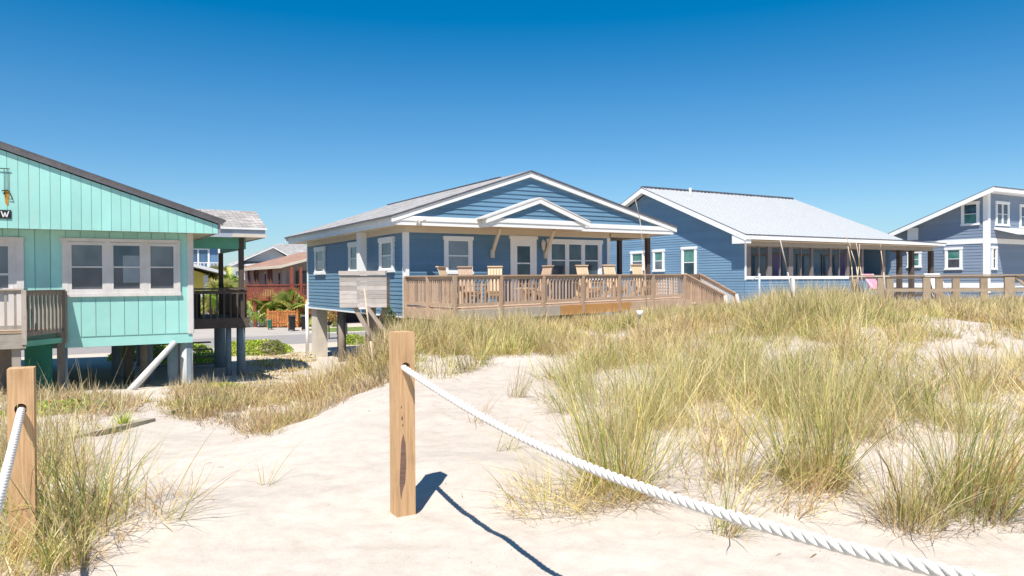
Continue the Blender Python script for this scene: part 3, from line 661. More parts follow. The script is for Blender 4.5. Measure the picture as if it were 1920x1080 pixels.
b = MB(E); b.box(0.95, 1.02, 0.02, 0.08, 0.14, 1.52); b.box(2.4, 2.46, 0.02, 0.08, 0.14, 1.52); b.box(3.9, 3.95, 0.02, 0.08, 0.14, 1.52); b.box(6.8, 6.86, 0.02, 0.08, 0.14, 1.52); b.build('mullion', 'porch_grey', H)
for a, bb in ((12.0, 0.1), (13.1, 0.1), (14.95, 0.1), (12.9, 4.0), (14.95, 4.0), (14.95, 8.0)):
    b = MB(E); b.box(a - 0.11, a + 0.11, bb - 0.11, bb + 0.11, -2.2, 1.52); b.build('porch_post', 'dark_wood', H)
b = MB(E); b.box(11.1, 15.1, 0, 8.5, -1.0, -0.85); b.box(0.1, 11.1, 0.02, 1.9, -0.85, -0.7); b.build('porch_floor', 'dark_wood', H)
for k, (s0, s1, z0, z1, gm) in enumerate(((1.3, 2.3, -0.6, 1.2, 'purple'), (2.5, 3.7, -0.1, 1.25, 'glass_sky'), (4.15, 4.75, -0.6, 1.25, 'purple'), (5.9, 7.2, -0.2, 1.3, 'glass_sky'), (7.9, 9.0, -0.1, 1.3, 'glass_sky'), (9.5, 10.3, -0.6, 1.3, 'purple'))):
    if gm == 'purple':
        b = MB(E); wbox(b, WB, s0 - 0.1, s0, z0, z1 + 0.1, 0, 0.05); wbox(b, WB, s1, s1 + 0.1, z0, z1 + 0.1, 0, 0.05); wbox(b, WB, s0, s1, z1, z1 + 0.1, 0, 0.05); fo = b.build('door', 'porch_grey', H)
        b = MB(E); wbox(b, WB, s0, s1, z0, z1, 0.015, 0.03); b.build('door_leaf', 'purple', fo)
    else: window(H, WB, s0, s1, z0, z1, gm, 'porch_grey', 0.07, hung=False)
window(H, WL, 6.87, 7.95, 0.5, 1.55, 'glass_green', 'white', 0.12, depth=0.07, lower='glass_grey'); window(H, WL, 5.29, 6.14, 0.42, 1.58, 'glass_green', 'white', 0.12, depth=0.07, lower='glass_grey'); window(H, WL, 2.99, 4.01, 0.1, 1.63, 'glass_green', 'white', 0.12, depth=0.07, lower='glass_dark')
b = MB(E)
sl = (4.86 - 2.03) / 7.0
P1 = [(-0.5, -0.5, 2.03), (11.35, -0.5, 2.03), (11.35, 6.5, 4.86), (-0.5, 6.5, 4.86)]; P2 = [(-0.5, 6.5, 4.862), (11.35, 6.5, 4.862), (11.35, 13.5, 2.03), (-0.5, 13.5, 2.03)]
slab(b, P1, 0.05); slab(b, P2, 0.05); slab(b, [(11.35, -0.5, 2.03), (15.45, -0.5, 1.95), (15.45, 5.5, 2.4), (11.35, 5.5, 2.6)], 0.05)
for k in range(40):
    x = -0.45 + k * 0.302
    b.hexa([(x, -0.5, 2.03), (x + 0.03, -0.5, 2.03), (x + 0.03, 6.46, 4.845), (x, 6.46, 4.845), (x, -0.5, 2.06), (x + 0.03, -0.5, 2.06), (x + 0.03, 6.46, 4.875), (x, 6.46, 4.875)], mi=0)
rf = b.build('roof', ['metal_roof', 'drip'], H)
b = MB(E)
for k in range(46):
    x = -0.45 + k * 0.257; b.box(x, x + 0.19, 6.36, 6.64, 4.85, 4.925)
b.build('ridge_vent', 'drip', rf)
b = MB(E); b.cyl((1.9, 5.4, 4.3), (1.9, 5.4, 4.85), 0.06, 0.06, 8); b.build('vent_pipe', 'white', rf)
b = MB(E); b.box(-0.47, 15.4, -0.49, -0.45, 1.80, 1.985); b.box(15.36, 15.4, -0.45, 5.4, 1.78, 1.93); b.build('fascia', 'white', H)
b = MB(E); rake(b, (-0.47, -0.5, 1.98), (-0.47, 6.5, 4.81), 0.24, 0.05, (-1, 0, 0)); rake(b, (-0.47, 6.5, 4.81), (-0.47, 13.5, 1.98), 0.24, 0.05, (-1, 0, 0)); b.box(-0.5, -0.06, -0.445, 0.28, 1.62, 2.0); b.build('rake_board', 'white', H)
b = MB(E); b.face([(-0.46, -0.5, 1.90), (0, -0.5, 1.90), (0, 6.5, 4.73), (-0.46, 6.5, 4.73)]); b.face([(-0.46, 6.5, 4.73), (0, 6.5, 4.73), (0, 13.5, 1.9), (-0.46, 13.5, 1.9)]); b.build('rake_soffit', 'white', H)

# ================================================================ grey-blue two-storey house, far right
C4 = (28.66, 45.0)
H = thing('beach_house', 'two-storey slate blue house with white belt board and single-slope roof, at the right edge', 'house', (*C4, 0), ANG)
WL = Wall((0, 0), (0, 1), (-1, 0)); WF = Wall((0, 0), (1, 0), (0, -1))
top = lambda s: 5.12 - 0.365 * s
pol = [(0, -0.9), (11, -0.9), (11, top(11)), (0, top(0))]
b = MB(E); b.face([(0, s, z) for s, z in pol]); b.box(0.003, 13, 0.003, 11, -3.0, 1.0, 'plane'); b.face([(0, 0.003, -0.9), (13, 0.003, -0.9), (13, 0.003, 5.12), (0, 0.003, 5.12)]); b.face([(0, 11, -0.9), (13, 11, -.9), (13, 11, 1.1), (0, 11, 1.1)]); b.build('wall', 'blue_grey', H)
b = MB(E); lap(b, WL, pol, 0.19, 0.018); lap(b, WF, [(0, -0.9), (13, -0.9), (13, 5.1), (0, 5.1)], 0.19, 0.018); b.build('siding', 'blue_grey', H)
b = MB(E); wbox(b, WL, -0.02, 11, 2.10, 2.40, 0, 0.04); wbox(b, WF, 0, 13, 2.10, 2.40, 0, 0.04); wbox(b, WL, 0.2, 11, -0.6, -0.3, 0, 0.045); wbox(b, WF, 0.2, 13, -0.6, -0.3, 0, 0.045); b.build('belt_board', 'white', H)
for W in (WL, WF):
    b = MB(E); wbox(b, W, -0.01, 0.24, -0.9, 5.1, 0, 0.05); b.build('corner_board', 'white', H)
b = MB(E); slab(b, [(-0.7, -0.7, 5.42), (13.5, -0.7, 5.42), (13.5, 11.6, 0.94), (-0.7, 11.6, 0.94)], 0.05); b.build('roof', ['metal_roof', 'drip'], H)
b = MB(E); b.box(-0.67, 13.4, -0.68, -0.62, 5.14, 5.37); rake(b, (-0.66, -0.7, 5.37), (-0.66, 11.6, 0.88), 0.26, 0.05, (-1, 0, 0)); b.build('fascia', 'white', H)
b = MB(E); b.box(-0.65, 13.4, -0.62, 0, 5.11, 5.14, 'plane'); b.face([(-0.65, 0, 5.08), (0, 0, 5.08), (0, 11.5, 0.89), (-0.65, 11.5, 0.89)]); b.build('soffit', 'white', H)
window(H, WL, 0.45, 1.52, 3.23, 4.68, 'glass_dark', 'white', 0.15, lower='glass_green', depth=0.08); window(H, WL, 1.46, 2.52, 0.52, 1.93, 'glass_green', 'white', 0.15, lower='glass_screen', depth=0.08); window(H, WL, 4.05, 4.98, 0.7, 1.8, 'glass_green', 'white', 0.15, depth=0.08)
b = MB(E); wbox(b, WL, 4.25, 4.82, 2.52, 3.28, 0.02, 0.3); b.build('vent_cover', 'white', H)
window(H, WF, 0.4, 0.98, 0.5, 1.92, 'glass_screen', 'white', 0.13, depth=0.08); window(H, WF, 0.85, 2.4, 3.18, 4.68, 'glass_screen', 'white', 0.14, n=2, depth=0.08, lower='glass_grey'); window(H, WF, 3.7, 5.3, 3.1, 4.62, 'glass_screen', 'white', 0.14, n=2, depth=0.08, lower='glass_grey')
b = MB(E); slab(b, [(0.75, -1.3, 2.72), (12, -1.3, 2.72), (12, 0.0, 3.10), (0.75, 0, 3.10)], 0.14); b.build('porch_roof', ['metal_roof', 'white'], H)

# ================================================================ boardwalk railing, right
BW = thing('boardwalk_railing', 'sandy brown wooden boardwalk with double railing before the slate blue house', 'boardwalk', (13.1, 28.0, 0), math.atan2(-0.9, 6.1))
b = MB(E); b.box(0.2, 8.5, -0.15, 1.6, -0.93, -0.88); b.build('walkway_floor', 'walk_wood', BW)
for row, yy, xs in ((0, 0.0, (0.70, 2.28, 5.10, 6.05)), (1, 1.5, (0.2, 1.5, 3.3, 3.9, 4.9, 6.6, 8.1))):
    b = MB(E); b.beam((0.0, yy, 0.11), (6.1 if row == 0 else 8.3, yy, 0.11), 0.16, 0.045); b.beam((0.0, yy + 0.03, 0.03), (6.1 if row == 0 else 8.3, yy + 0.03, 0.03), 0.045, 0.08); b.build('top_rail', 'walk_wood', BW)
    b = MB(E); b.beam((0.7, yy, -0.44), (6.1 if row == 0 else 8.3, yy, -0.44), 0.045, 0.10); b.build('middle_rail', 'walk_wood', BW)
    for x in xs:
        b = MB(E); w0 = 0.13 if x != 5.10 else 0.17; b.box(x - w0, x + w0, yy - 0.06, yy + 0.03, -1.6, 0.03 if row == 0 else 0.0); b.build('post', 'walk_wood', BW)
b = MB(E); b.beam((5.3, 0.0, 0.05), (5.85, 0.1, -0.42), 0.05, 0.1); b.beam((2.4, 0.1, 0.0), (2.62, 0.4, -0.44), 0.05, 0.1); b.beam((6.0, 0.02, -0.4), (6.3, 0.0, -0.9), 0.05, 0.1); b.beam((2.9, 1.0, -0.5), (3.9, 1.0, -0.95), 0.05, 0.09)
b.build('brace', 'walk_wood', BW)
b = MB(E); b.box(2.6, 5.0, -0.02, 0.02, -0.95, -0.76); b.box(5.3, 8.2, 0.9, 0.94, -0.9, -0.7); b.build('kick_board', 'walk_wood', BW)
for i, (x, y, rz, mt, lb) in enumerate(((15.1, 30.5, 200, 'pink', 'pink beach sling chair behind the boardwalk railing'), (17.6, 30.8, 170, 'far_white', 'white slatted folding beach chair behind the boardwalk rails'))):
    c = thing('beach_chair', lb, 'beach chair', (x, y, E - 0.75), R(rz), 'beach chairs behind the boardwalk')
    b = MB()
    b.hexa([(-.28, -.25, .25), (.28, -.25, .25), (.28, .3, .32), (-.28, .3, .32), (-.28, -.25, .27), (.28, -.25, .27), (.28, .3, .34), (-.28, .3, .34)]); b.build('seat', mt, c)
    b = MB(); b.hexa([(-.28, -.27, .25), (.28, -.27, .25), (.28, -.25, .25), (-.28, -.25, .25), (-.28, -.75, .95), (.28, -.75, .95), (.28, -.73, .95), (-.28, -.73, .95)]); b.build('backrest', mt, c)
    b = MB(); b.cyl((-.3, .3, 0), (-.3, -.75, .95), .015, n=6); b.cyl((.3, .3, 0), (.3, -.75, .95), .015, n=6); b.cyl((-.3, -.4, 0), (-.3, .3, .34), .015, n=6); b.cyl((.3, -.4, 0), (.3, .3, .34), .015, n=6); b.build('frame', 'far_white', c)

# ================================================================ teal house, left
C1 = (-8.14, 19.0)
H = thing('beach_house', 'mint teal plank-sided beach house on pilings with triple window, at the left edge', 'house', (*C1, 0), ANG)
WF = Wall((0, 0), (1, 0), (0, -1)); WR = Wall((0, 0), (0, 1), (1, 0))
b = MB(E); b.box(-10, -0.004, 0.004, 11, -1.52, 1.24, 'plane'); b.face([(-13, -0.55, 1.24), (0.54, -0.55, 1.24), (0.54, -0.55, 1.43), (-7, -0.55, 3.95), (-13, -0.55, 1.95)]); b.build('wall', 'teal', H)
b = MB(E); vboards(b, WF, [(-10, -1.28), (0, -1.28), (0, 1.24), (-10, 1.24)], 0.305, 0.022, 0.012, 0.07); wbox(b, WR, 0, 11, -1.28, 1.24, 0, 0.02); b.build('plank_siding', 'teal', H)
b = MB(E); wbox(b, WF, -10, 0.0, -1.53, -1.283, 0, 0.008); b.build('skirt_board', 'teal', H)
b = MB(E); Wg = Wall((0, -0.55), (1, 0), (0, -1)); vboards(b, Wg, [(-7, 1.22), (0.54, 1.22), (0.54, 1.44), (-7, 3.96)], 0.2032, 0.016, 0.009, 0.1); b.build('gable_planks', 'teal', H)
b = MB(E); b.box(-10, 0.52, -0.55, 0.0, 1.245, 1.262, 'plane'); b.box(0.0, 0.52, 0.0, 3.2, 1.246, 1.263, 'plane'); b.build('soffit', 'soffit_old', H)
b = MB(E); slab(b, [(-7.0, -0.68, 4.13), (0.72, -0.68, 1.56), (0.72, 11.5, 1.56), (-7.0, 11.5, 4.13)], 0.045); slab(b, [(-7.0, -0.68, 4.128), (-7, 11.5, 4.128), (-13, 11.5, 2.1), (-13, -0.68, 2.1)], 0.045); b.build('roof', ['shingle_tan', 'drip'], H)
b = MB(E); rake(b, (-7, -0.572, 4.085), (0.66, -0.572, 1.535), 0.10, 0.05, (0, -1, 0)); b.box(0.55, 0.60, -0.57, 3.2, 1.24, 1.5); b.build('rake_board', 'teal_trim', H)
for W, s0, s1 in ((WF, -0.11, 0.02), (WR, 0.0, 0.1)):
    b = MB(E); wbox(b, W, s0, s1, -1.3, 1.24, 0.0, 0.04); b.build('corner_board', 'old_white', H)
for i, (s0, s1) in enumerate(((-2.71, -1.93), (-1.84, -1.12), (-1.03, -0.36))):
    gm = ('glass_grey', 'glass', 'glass_grey')[i]
    b = MB(E); fr = 0.075
    wbox(b, WF, s0, s0 + fr, -0.25, 0.97, 0.02, 0.06); wbox(b, WF, s1 - fr, s1, -0.25, 0.97, 0.02, 0.06); wbox(b, WF, s0 + fr, s1 - fr, -0.25, -0.15, 0.02, 0.06); wbox(b, WF, s0 + fr, s1 - fr, 0.90, 0.97, 0.02, 0.06); wbox(b, WF, s0 + fr, s1 - fr, 0.36, 0.395, 0.02, 0.055)
    fo = b.build('window', 'old_white', H); b = MB(E); wbox(b, WF, s0 + fr, s1 - fr, -0.15, 0.36, 0.022, 0.03); b.build('pane', 'glass_screen', fo); b = MB(E); wbox(b, WF, s0 + fr, s1 - fr, 0.395, 0.90, 0.022, 0.036); b.build('pane', gm, fo)
    if i == 1:
        b = MB(E); wbox(b, WF, -1.56, -1.2, 0.0, 0.66, 0.037, 0.039); fo2 = b.build('window_blind', 'glass_blind', fo)
b = MB(E); wbox(b, WF, -2.83, -2.71, -0.25, 0.98, 0, 0.066); wbox(b, WF, -1.93, -1.84, -0.25, 0.98, 0, 0.064); wbox(b, WF, -1.12, -1.03, -0.25, 0.98, 0, 0.064); wbox(b, WF, -0.36, -0.28, -0.25, 0.98, 0, 0.066)
wbox(b, WF, -2.86, -0.27, 0.98, 1.06, 0, 0.07); wbox(b, WF, -2.86, -0.26, -0.33, -0.25, 0, 0.075); b.build('window_casing', 'old_white', H)
b = MB(E); wbox(b, WF, -3.72, -3.58, -1.0, 1.05, 0, 0.09); wbox(b, WF, -4.95, -4.82, -1.0, 1.05, 0, 0.09); wbox(b, WF, -4.82, -3.72, 0.97, 1.05, 0, 0.09)
wbox(b, WF, -3.88, -3.72, -1.0, 0.97, 0.02, 0.06); wbox(b, WF, -4.82, -4.66, -1.0, 0.97, 0.02, 0.06); wbox(b, WF, -4.66, -3.88, 0.84, 0.97, 0.02, 0.06); wbox(b, WF, -4.66, -3.88, -1.0, -0.42, 0.02, 0.06); wbox(b, WF, -4.66, -3.88, 0.18, 0.23, 0.02, 0.06)
dr = b.build('door', 'old_white', H); b = MB(E); wbox(b, WF, -4.66, -3.88, -0.42, 0.84, 0.022, 0.032); b.build('pane', 'glass_grey', dr)
b = MB(E); wbox(b, WF, -3.99, -3.79, -0.13, -0.11, 0.07, 0.085); wbox(b, WF, -3.82, -3.80, -0.16, -0.08, 0.06, 0.08); b.build('handle', 'white', dr)
# side porch
b = MB(E); b.box(0.04, 1.95, 3.2, 3.32, 1.0, 1.35); b.box(1.83, 1.95, 3.32, 7.0, 1.0, 1.35); b.build('porch_beam', 'teal_beam', H)
b = MB(E); slab(b, [(-5, 2.75, 1.62), (2.48, 2.75, 1.62), (2.62, 4.95, 2.32), (-5, 4.95, 2.32)], 0.05); slab(b, [(-5, 4.95, 2.321), (2.62, 4.95, 2.321), (2.48, 7.4, 1.62), (-5, 7.4, 1.62)], 0.05); b.build('porch_roof', ['shingle_tan', 'white'], H)
b = MB(E); b.box(0.75, 2.44, 2.80, 2.85, 1.33, 1.57); b.box(2.40, 2.44, 2.85, 7.3, 1.33, 1.57); b.face([(2.42, 2.85, 1.56), (2.42, 7.3, 1.56), (2.5, 4.95, 2.28)]); b.build('porch_fascia', 'grey_fascia', H)
b = MB(E); b.box(1.5, 2.46, 2.76, 2.80, 1.34, 1.43); b.box(0.5, 2.42, 2.86, 7.3, 1.352, 1.37, 'plane'); b.build('porch_soffit', 'cream', H)
for a, bb in ((1.82, 3.26), (1.82, 6.8)):
    b = MB(E); b.box(a - 0.07, a + 0.07, bb - 0.07, bb + 0.07, -1.2, 1.0 if bb > 4 else 1.36); b.build('porch_post', 'dark_wood', H)
b = MB(E); b.box(0.04, 1.95, 3.15, 6.9, -1.16, -1.10); b.box(0.04, 1.95, 3.1, 3.15, -1.38, -1.08); b.box(1.95, 2.0, 3.1, 6.9, -1.38, -1.08); b.build('porch_deck', 'dark_wood', H)
b = MB(E); b.beam((0.05, 3.12, -0.2), (1.95, 3.12, -0.2), 0.12, 0.05); b.beam((0.05, 3.12, -0.30), (1.95, 3.12, -0.30), 0.04, 0.1); b.beam((1.95, 3.12, -0.2), (1.95, 6.8, -0.2), 0.12, 0.05)
for k in range(10): b.beam((0.15 + k * 0.19, 3.12, -1.1), (0.15 + k * 0.19, 3.12, -0.25), 0.045, 0.045)
for k in range(18): b.beam((1.95, 3.3 + k * 0.2, -1.1), (1.95, 3.3 + k * 0.2, -0.25), 0.045, 0.045)
b.build('porch_railing', 'dark_wood', H)
b = MB(E); b.box(0.45, 0.85, 4.6, 5.1, -1.1, -0.3); b.build('porch_cabinet', 'black', H)
# pilings
def pile(a, bb, z1, r, mat, n_=12, name='piling'):
    x, y = local(C1, a, bb); g = float(gz(x, y)) - E - 0.4
    b = MB(E); b.cyl((a, bb, g), (a, bb, z1), r * 1.05, r, n_); return b.build(name, mat, H)
pile(-0.12, 0.2, -1.53, 0.15, 'pile_pale'); pile(-0.36, 1.0, -1.53, 0.13, 'pile_blue'); pile(-0.8, 3.0, -1.53, 0.15, 'pile_blue'); pile(-1.5, 4.4, -1.53, 0.14, 'pile_blue')
pile(-2.84, 0.15, -1.53, 0.11, 'pile_blue'); pile(-6.2, 0.15, -1.53, 0.13, 'pile_blue'); pile(-6.2, 5, -1.53, 0.13, 'pile_blue'); pile(-0.5, 9.6, -1.53, 0.14, 'pile_blue'); pile(-6.2, 9.6, -1.53, 0.14, 'pile_blue')
pile(1.80, 3.3, -1.16, 0.125, 'pile_blue', 6); pile(1.45, 3.35, -1.16, 0.08, 'pile_blue'); pile(1.75, 6.7, -1.16, 0.18, 'pile_blue'); pile(0.3, 3.4, -1.16, 0.05, 'old_wood')
b = MB(E); b.box(-0.14, -0.04, 0.05, 0.3, -2.9, -1.53); b.build('drain_pipe', 'pile_blue', H)
x0, y0 = (-9.25, 17.55)
rel = Vector((x0 - C1[0], y0 - C1[1], 0)); pa, pb = rel.dot(U), rel.dot(V)
b = MB(E); b.cyl((pa, pb, -2.82), (-0.42, -0.05, -1.5), 0.095, 0.068, 12); b.build('brace', 'pile_pale', H)
b = MB(E)
for a, bb, r in ((-0.95, 2.2, 0.11), (-1.3, 2.6, 0.13), (-0.1, 1.9, 0.09)): b.cyl((a, bb, -2.9), (a, bb, -1.53), r, r * 0.9, 10)
b.build('utility_shaft', 'old_wood', H)
b = MB(E)
for k in range(4): b.box(-0.5, 1.6, 6.5 + k * 0.35, 6.8 + k * 0.35, -2.8 + k * 0.22, -2.76 + k * 0.22)
b.build('stair_treads', 'old_wood', H)
b = MB(E)
for k in range(20): b.face([(-9.8, 0.2 + 0.54 * k, -1.56), (-0.1, 0.2 + 0.54 * k, -1.56), (-0.1, 0.24 + 0.54 * k, -1.56), (-9.8, 0.24 + 0.54 * k, -1.56)])
b.build('floor_joists', 'old_wood', H)
# sign and rusted hanger on the gable
SG = thing('house_sign', 'black name board with a white letter W on the teal gable', 'sign', (*C1, 0), ANG)
b = MB(E); wbox(b, Wg, -4.85, -3.78, 1.43, 1.62, 0.018, 0.035); b.build('sign_board', 'black', SG)
b = MB(E)
def stroke(p, q, wd=0.022):
    b.beam(Wg.p(p[0], p[1], 0.038), Wg.p(q[0], q[1], 0.038), 0.006, wd, (0, 0, 1)) if False else b.hexa([Wg.p(p[0] - wd / 2, p[1], .041), Wg.p(p[0] + wd / 2, p[1], .041), Wg.p(p[0] + wd / 2, p[1], .034), Wg.p(p[0] - wd / 2, p[1], .034), Wg.p(q[0] - wd / 2, q[1], .041), Wg.p(q[0] + wd / 2, q[1], .041), Wg.p(q[0] + wd / 2, q[1], .034), Wg.p(q[0] - wd / 2, q[1], .034)])
for p, q in (((-3.925, 1.46), (-3.965, 1.595)), ((-3.925, 1.46), (-3.895, 1.57)), ((-3.865, 1.46), (-3.895, 1.57)), ((-3.865, 1.46), (-3.825, 1.595))): stroke(p, q)
b.build('lettering', 'far_white', SG)
HG = thing('wall_hanger', 'rusty iron hanger and stain on the teal gable above the sign', 'ornament', (*C1, 0), ANG)
b = MB(E); 
b.cyl(Wg.p(-4.10, 2.53, .05), Wg.p(-3.80, 2.53, .05), .009, n=6); b.cyl(Wg.p(-3.83, 2.53, .04), Wg.p(-3.83, 2.05, .04), .006, n=6); b.cyl(Wg.p(-3.90, 2.53, .04), Wg.p(-3.90, 1.95, .04), .006, n=6)
b.cyl(Wg.p(-3.95, 2.04, .04), Wg.p(-3.83, 2.06, .04), .012, n=6); b.cyl(Wg.p(-3.82, 2.05, .04), Wg.p(-3.75, 1.86, .04), .01, n=6); b.cyl(Wg.p(-3.75, 1.86, .04), Wg.p(-3.83, 1.87, .04), .007, n=6); b.build('iron_rod', 'black', HG)
b = MB(E); b.prism([Wg.p(-3.91, 2.05, .018), Wg.p(-3.89, 1.78, .018), Wg.p(-3.86, 1.73, .018), Wg.p(-3.83, 1.72, .018), Wg.p(-3.82, 1.9, .018), Wg.p(-3.80, 2.0, .018), Wg.p(-3.83, 2.06, .018)], (0, -0.003, 0)); b.build('rust_stain', 'rust', HG)
# teal house deck
TD = thing('wooden_deck', 'old brown deck with railing in front of the teal house door', 'deck', (*C1, 0), ANG)
g0 = Vector((-10.5 - C1[0], 17.45 - C1[1], 0)); gA = (g0.dot(U), g0.dot(V)); g1 = Vector((-10.43 - C1[0], 15.95 - C1[1], 0)); gB = (g1.dot(U), g1.dot(V)); gC = (gB[0] - 4.0, gB[1])
zt = lambda t: -1.03
b = MB(E); b.hexa([(gC[0], gC[1], -1.07), (gB[0], gB[1], -1.07), (gA[0], -0.05, -1.07), (gC[0], -0.05, -1.07), (gC[0], gC[1], -1.03), (gB[0], gB[1], -1.03), (gA[0], -0.05, -1.03), (gC[0], -0.05, -1.03)]); b.build('deck_floor', 'deck_wood', TD)
railing(gC, gB, 3, TD, zt, lambda t: -0.13, 'rim_wood', 0.155, low=0.09, bw=0.045); railing(gB, gA, 1, TD, lambda t: -1.12, lambda t: -0.17, 'old_wood', 0.14, ends=(False, True), low=0.02, bw=0.05)
b = MB(E); b.beam((gC[0], gC[1] - 0.03, -1.24), (gB[0] + 0.03, gB[1] - 0.03, -1.24), 0.05, 0.30); b.build('rim_joist', 'rim_wood', TD)
b = MB(E); b.beam((gB[0], gB[1], -1.3), (gA[0], gA[1], -1.33), 0.05, 0.12); b.build('rim_joist', 'teal_beam', TD)
for x_, y_ in ((gB[0] - 0.15, gB[1] + 0.1), (gA[0] - 0.05, gA[1] - 0.02), (gB[0] - 2.0, gB[1] + 0.1)):
    b = MB(E); b.box(x_ - 0.08, x_ + 0.08, x_ * 0 + y_ - 0.08, y_ + 0.08, -3.0, -1.1); b.build('deck_post', 'rim_wood' if x_ < gA[0] - 0.1 else 'old_wood', TD)
b = MB(E); b.box(gA[0] - 0.75, gA[0] - 0.22, -0.5, -0.1, -3.0, -1.4); b.build('storage_panel', 'green_paint', TD)
b = MB(E); b.box(gA[0] - 2.6, gA[0] - 0.9, -0.3, -0.2, -3.0, -1.3); b.build('storage_panel', 'old_wood', TD)

# ================================================================ across the street
def hip(b, x0, x1, y0, y1, z0, z1, ov=0.5, mi=0):
    x0 -= ov; x1 += ov; y0 -= ov; y1 += ov; h_ = (x1 - x0) / 2; xm = (x0 + x1) / 2
    if y1 - y0 < x1 - x0:
        h_ = (y1 - y0) / 2; ym = (y0 + y1) / 2; p, q = (x0 + h_, ym, z1), (x1 - h_, ym, z1)
        fs = [[(x0, y0, z0), (x1, y0, z0), q, p], [(x1, y0, z0), (x1, y1, z0), q], [(x1, y1, z0), (x0, y1, z0), p, q], [(x0, y1, z0), (x0, y0, z0), p]]
    else:
        p, q = (xm, y0 + h_, z1), (xm, y1 - h_, z1)
        fs = [[(x0, y0, z0), (x1, y0, z0), p], [(x1, y0, z0), (x1, y1, z0), q, p], [(x1, y1, z0), (x0, y1, z0), q], [(x0, y1, z0), (x0, y0, z0), p, q]]
    for f in fs: b.face(f, 'plane', mi)
    b.box(x0, x1, y0, y1, z0 - 0.2, z0 - 0.001, 'plane', 1)
RX = (-15.75, 52.0)
H = thing('street_house', 'grey house with brown roof and red railed deck across the street', 'house', (*RX, 0), ANG)
WL = Wall((0, 0), (0, 1), (-1, 0)); WF = Wall((0, 0), (1, 0), (0, -1))
b = MB(0); b.box(0, 9.5, 0, 14, 1.9, 4.15, 'plane'); b.face([(-.05, -0.02, 4.15), (9.55, -0.02, 4.15), (4.75, -0.02, 5.35)]); b.build('wall', 'grey_wall', H)
b = MB(0); b.box(0.4, 9, 0.6, 13.5, 0, 1.9, 'plane'); b.build('undercroft_shade', 'painted_shade', H)  # solid near-black block in place of the shaded space below the floor
b = MB(0); slab(b, [(-0.7, -1.6, 4.12), (4.75, -1.6, 5.6), (4.75, 14.6, 5.6), (-0.7, 14.6, 4.12)], 0.1); slab(b, [(4.75, -1.6, 5.602), (10.2, -1.6, 4.12), (10.2, 14.6, 4.12), (4.75, 14.6, 5.602)], 0.1); b.build('roof', ['shingle_brown', 'cream'], H)
b = MB(0); rake(b, (-0.7, -1.62, 4.1), (4.75, -1.62, 5.58), 0.16, 0.06, (0, -1, 0)); rake(b, (4.75, -1.62, 5.578), (10.2, -1.62, 4.1), 0.16, 0.06, (0, -1, 0)); b.box(-0.72, -0.66, -1.6, 14.5, 3.92, 4.08); b.build('rake_board', 'cream', H)
for s0 in (0.7, 2.3, 4.6): window(H, WF, s0, s0 + 1.3, 2.5, 3.75, 'glass_dark', 'dark_wood', 0.1, off=0)
for s0 in (1.2, 4.2, 5.6, 9.0, 11.5): window(H, WL, s0, s0 + 0.9, 2.3 if s0 != 4.2 else 2.0, 3.8, 'glass_dark', 'grey_wall', 0.1, off=0)
for s0 in (2.6, 3.4, 7.2, 8.2, 10.6):
    b = MB(0); b.box(-0.45, -0.3, s0, s0 + 0.14, 1.9, 4.0); b.build('porch_post', 'bark', H)
b = MB(0); b.box(-2.6, 0, -1.6, 14, 1.75, 1.9); b.box(0, 9.5, -1.6, 0, 1.75, 1.9); b.build('deck_floor', 'red_paint', H)
b = MB(0)
for k in range(60): b.box(-2.62, -2.58, -1.5 + k * 0.26, -1.38 + k * 0.26, 1.95, 2.75)
b.box(-2.65, -2.55, -1.6, 14, 2.75, 2.83)
for k in range(55): b.box(0.1 + k * 0.17, 0.16 + k * 0.17, -1.62, -1.58, 1.95, 2.75)
b.box(0, 9.5, -1.66, -1.54, 2.75, 2.83)
for k in range(24): b.box(-2.6 + k * 0.11, -2.52 + k * 0.11, -1.62, -1.58, 1.95, 2.75)
b.box(-2.6, 0, -1.66, -1.54, 2.75, 2.83); b.build('railing', 'red_paint', H)
b = MB(0)
for a in (-2.5, -0.2, 3, 6, 9.3): b.box(a, a + 0.16, -1.6, -1.44, 0, 1.75)
for y in (3, 7, 11): b.box(-2.55, -2.4, y, y + 0.15, 0, 1.75)
b.box(-0.1, 0.1, -1.66, -1.5, 1.9, 4.0); b.box(0.55, 0.7, -1.66, -1.5, 1.9, 4.0); b.build('deck_posts', 'red_paint', H)
b = MB(0)
for k in range(9): b.box(-0.2 + k * 0.25, 0.08 + k * 0.25, -2.7, -1.6, 1.65 - k * 0.2, 1.70 - k * 0.2)
b.beam((-0.2, -2.72, 2.6), (2.1, -2.72, 0.8), 0.06, 0.14); b.beam((-0.2, -1.7, 2.6), (2.1, -1.7, 0.8), 0.06, 0.14); b.beam((-0.2, -2.72, 1.7), (2.1, -2.72, -0.1), 0.06, 0.26)
for k in range(10): b.beam((-0.1 + k * 0.22, -2.72, 1.6 - k * 0.172), (-0.1 + k * 0.22, -2.72, 2.5 - k * 0.172), 0.04, 0.04, (1, 0, 0))
b.build('stairs', 'red_paint', H)

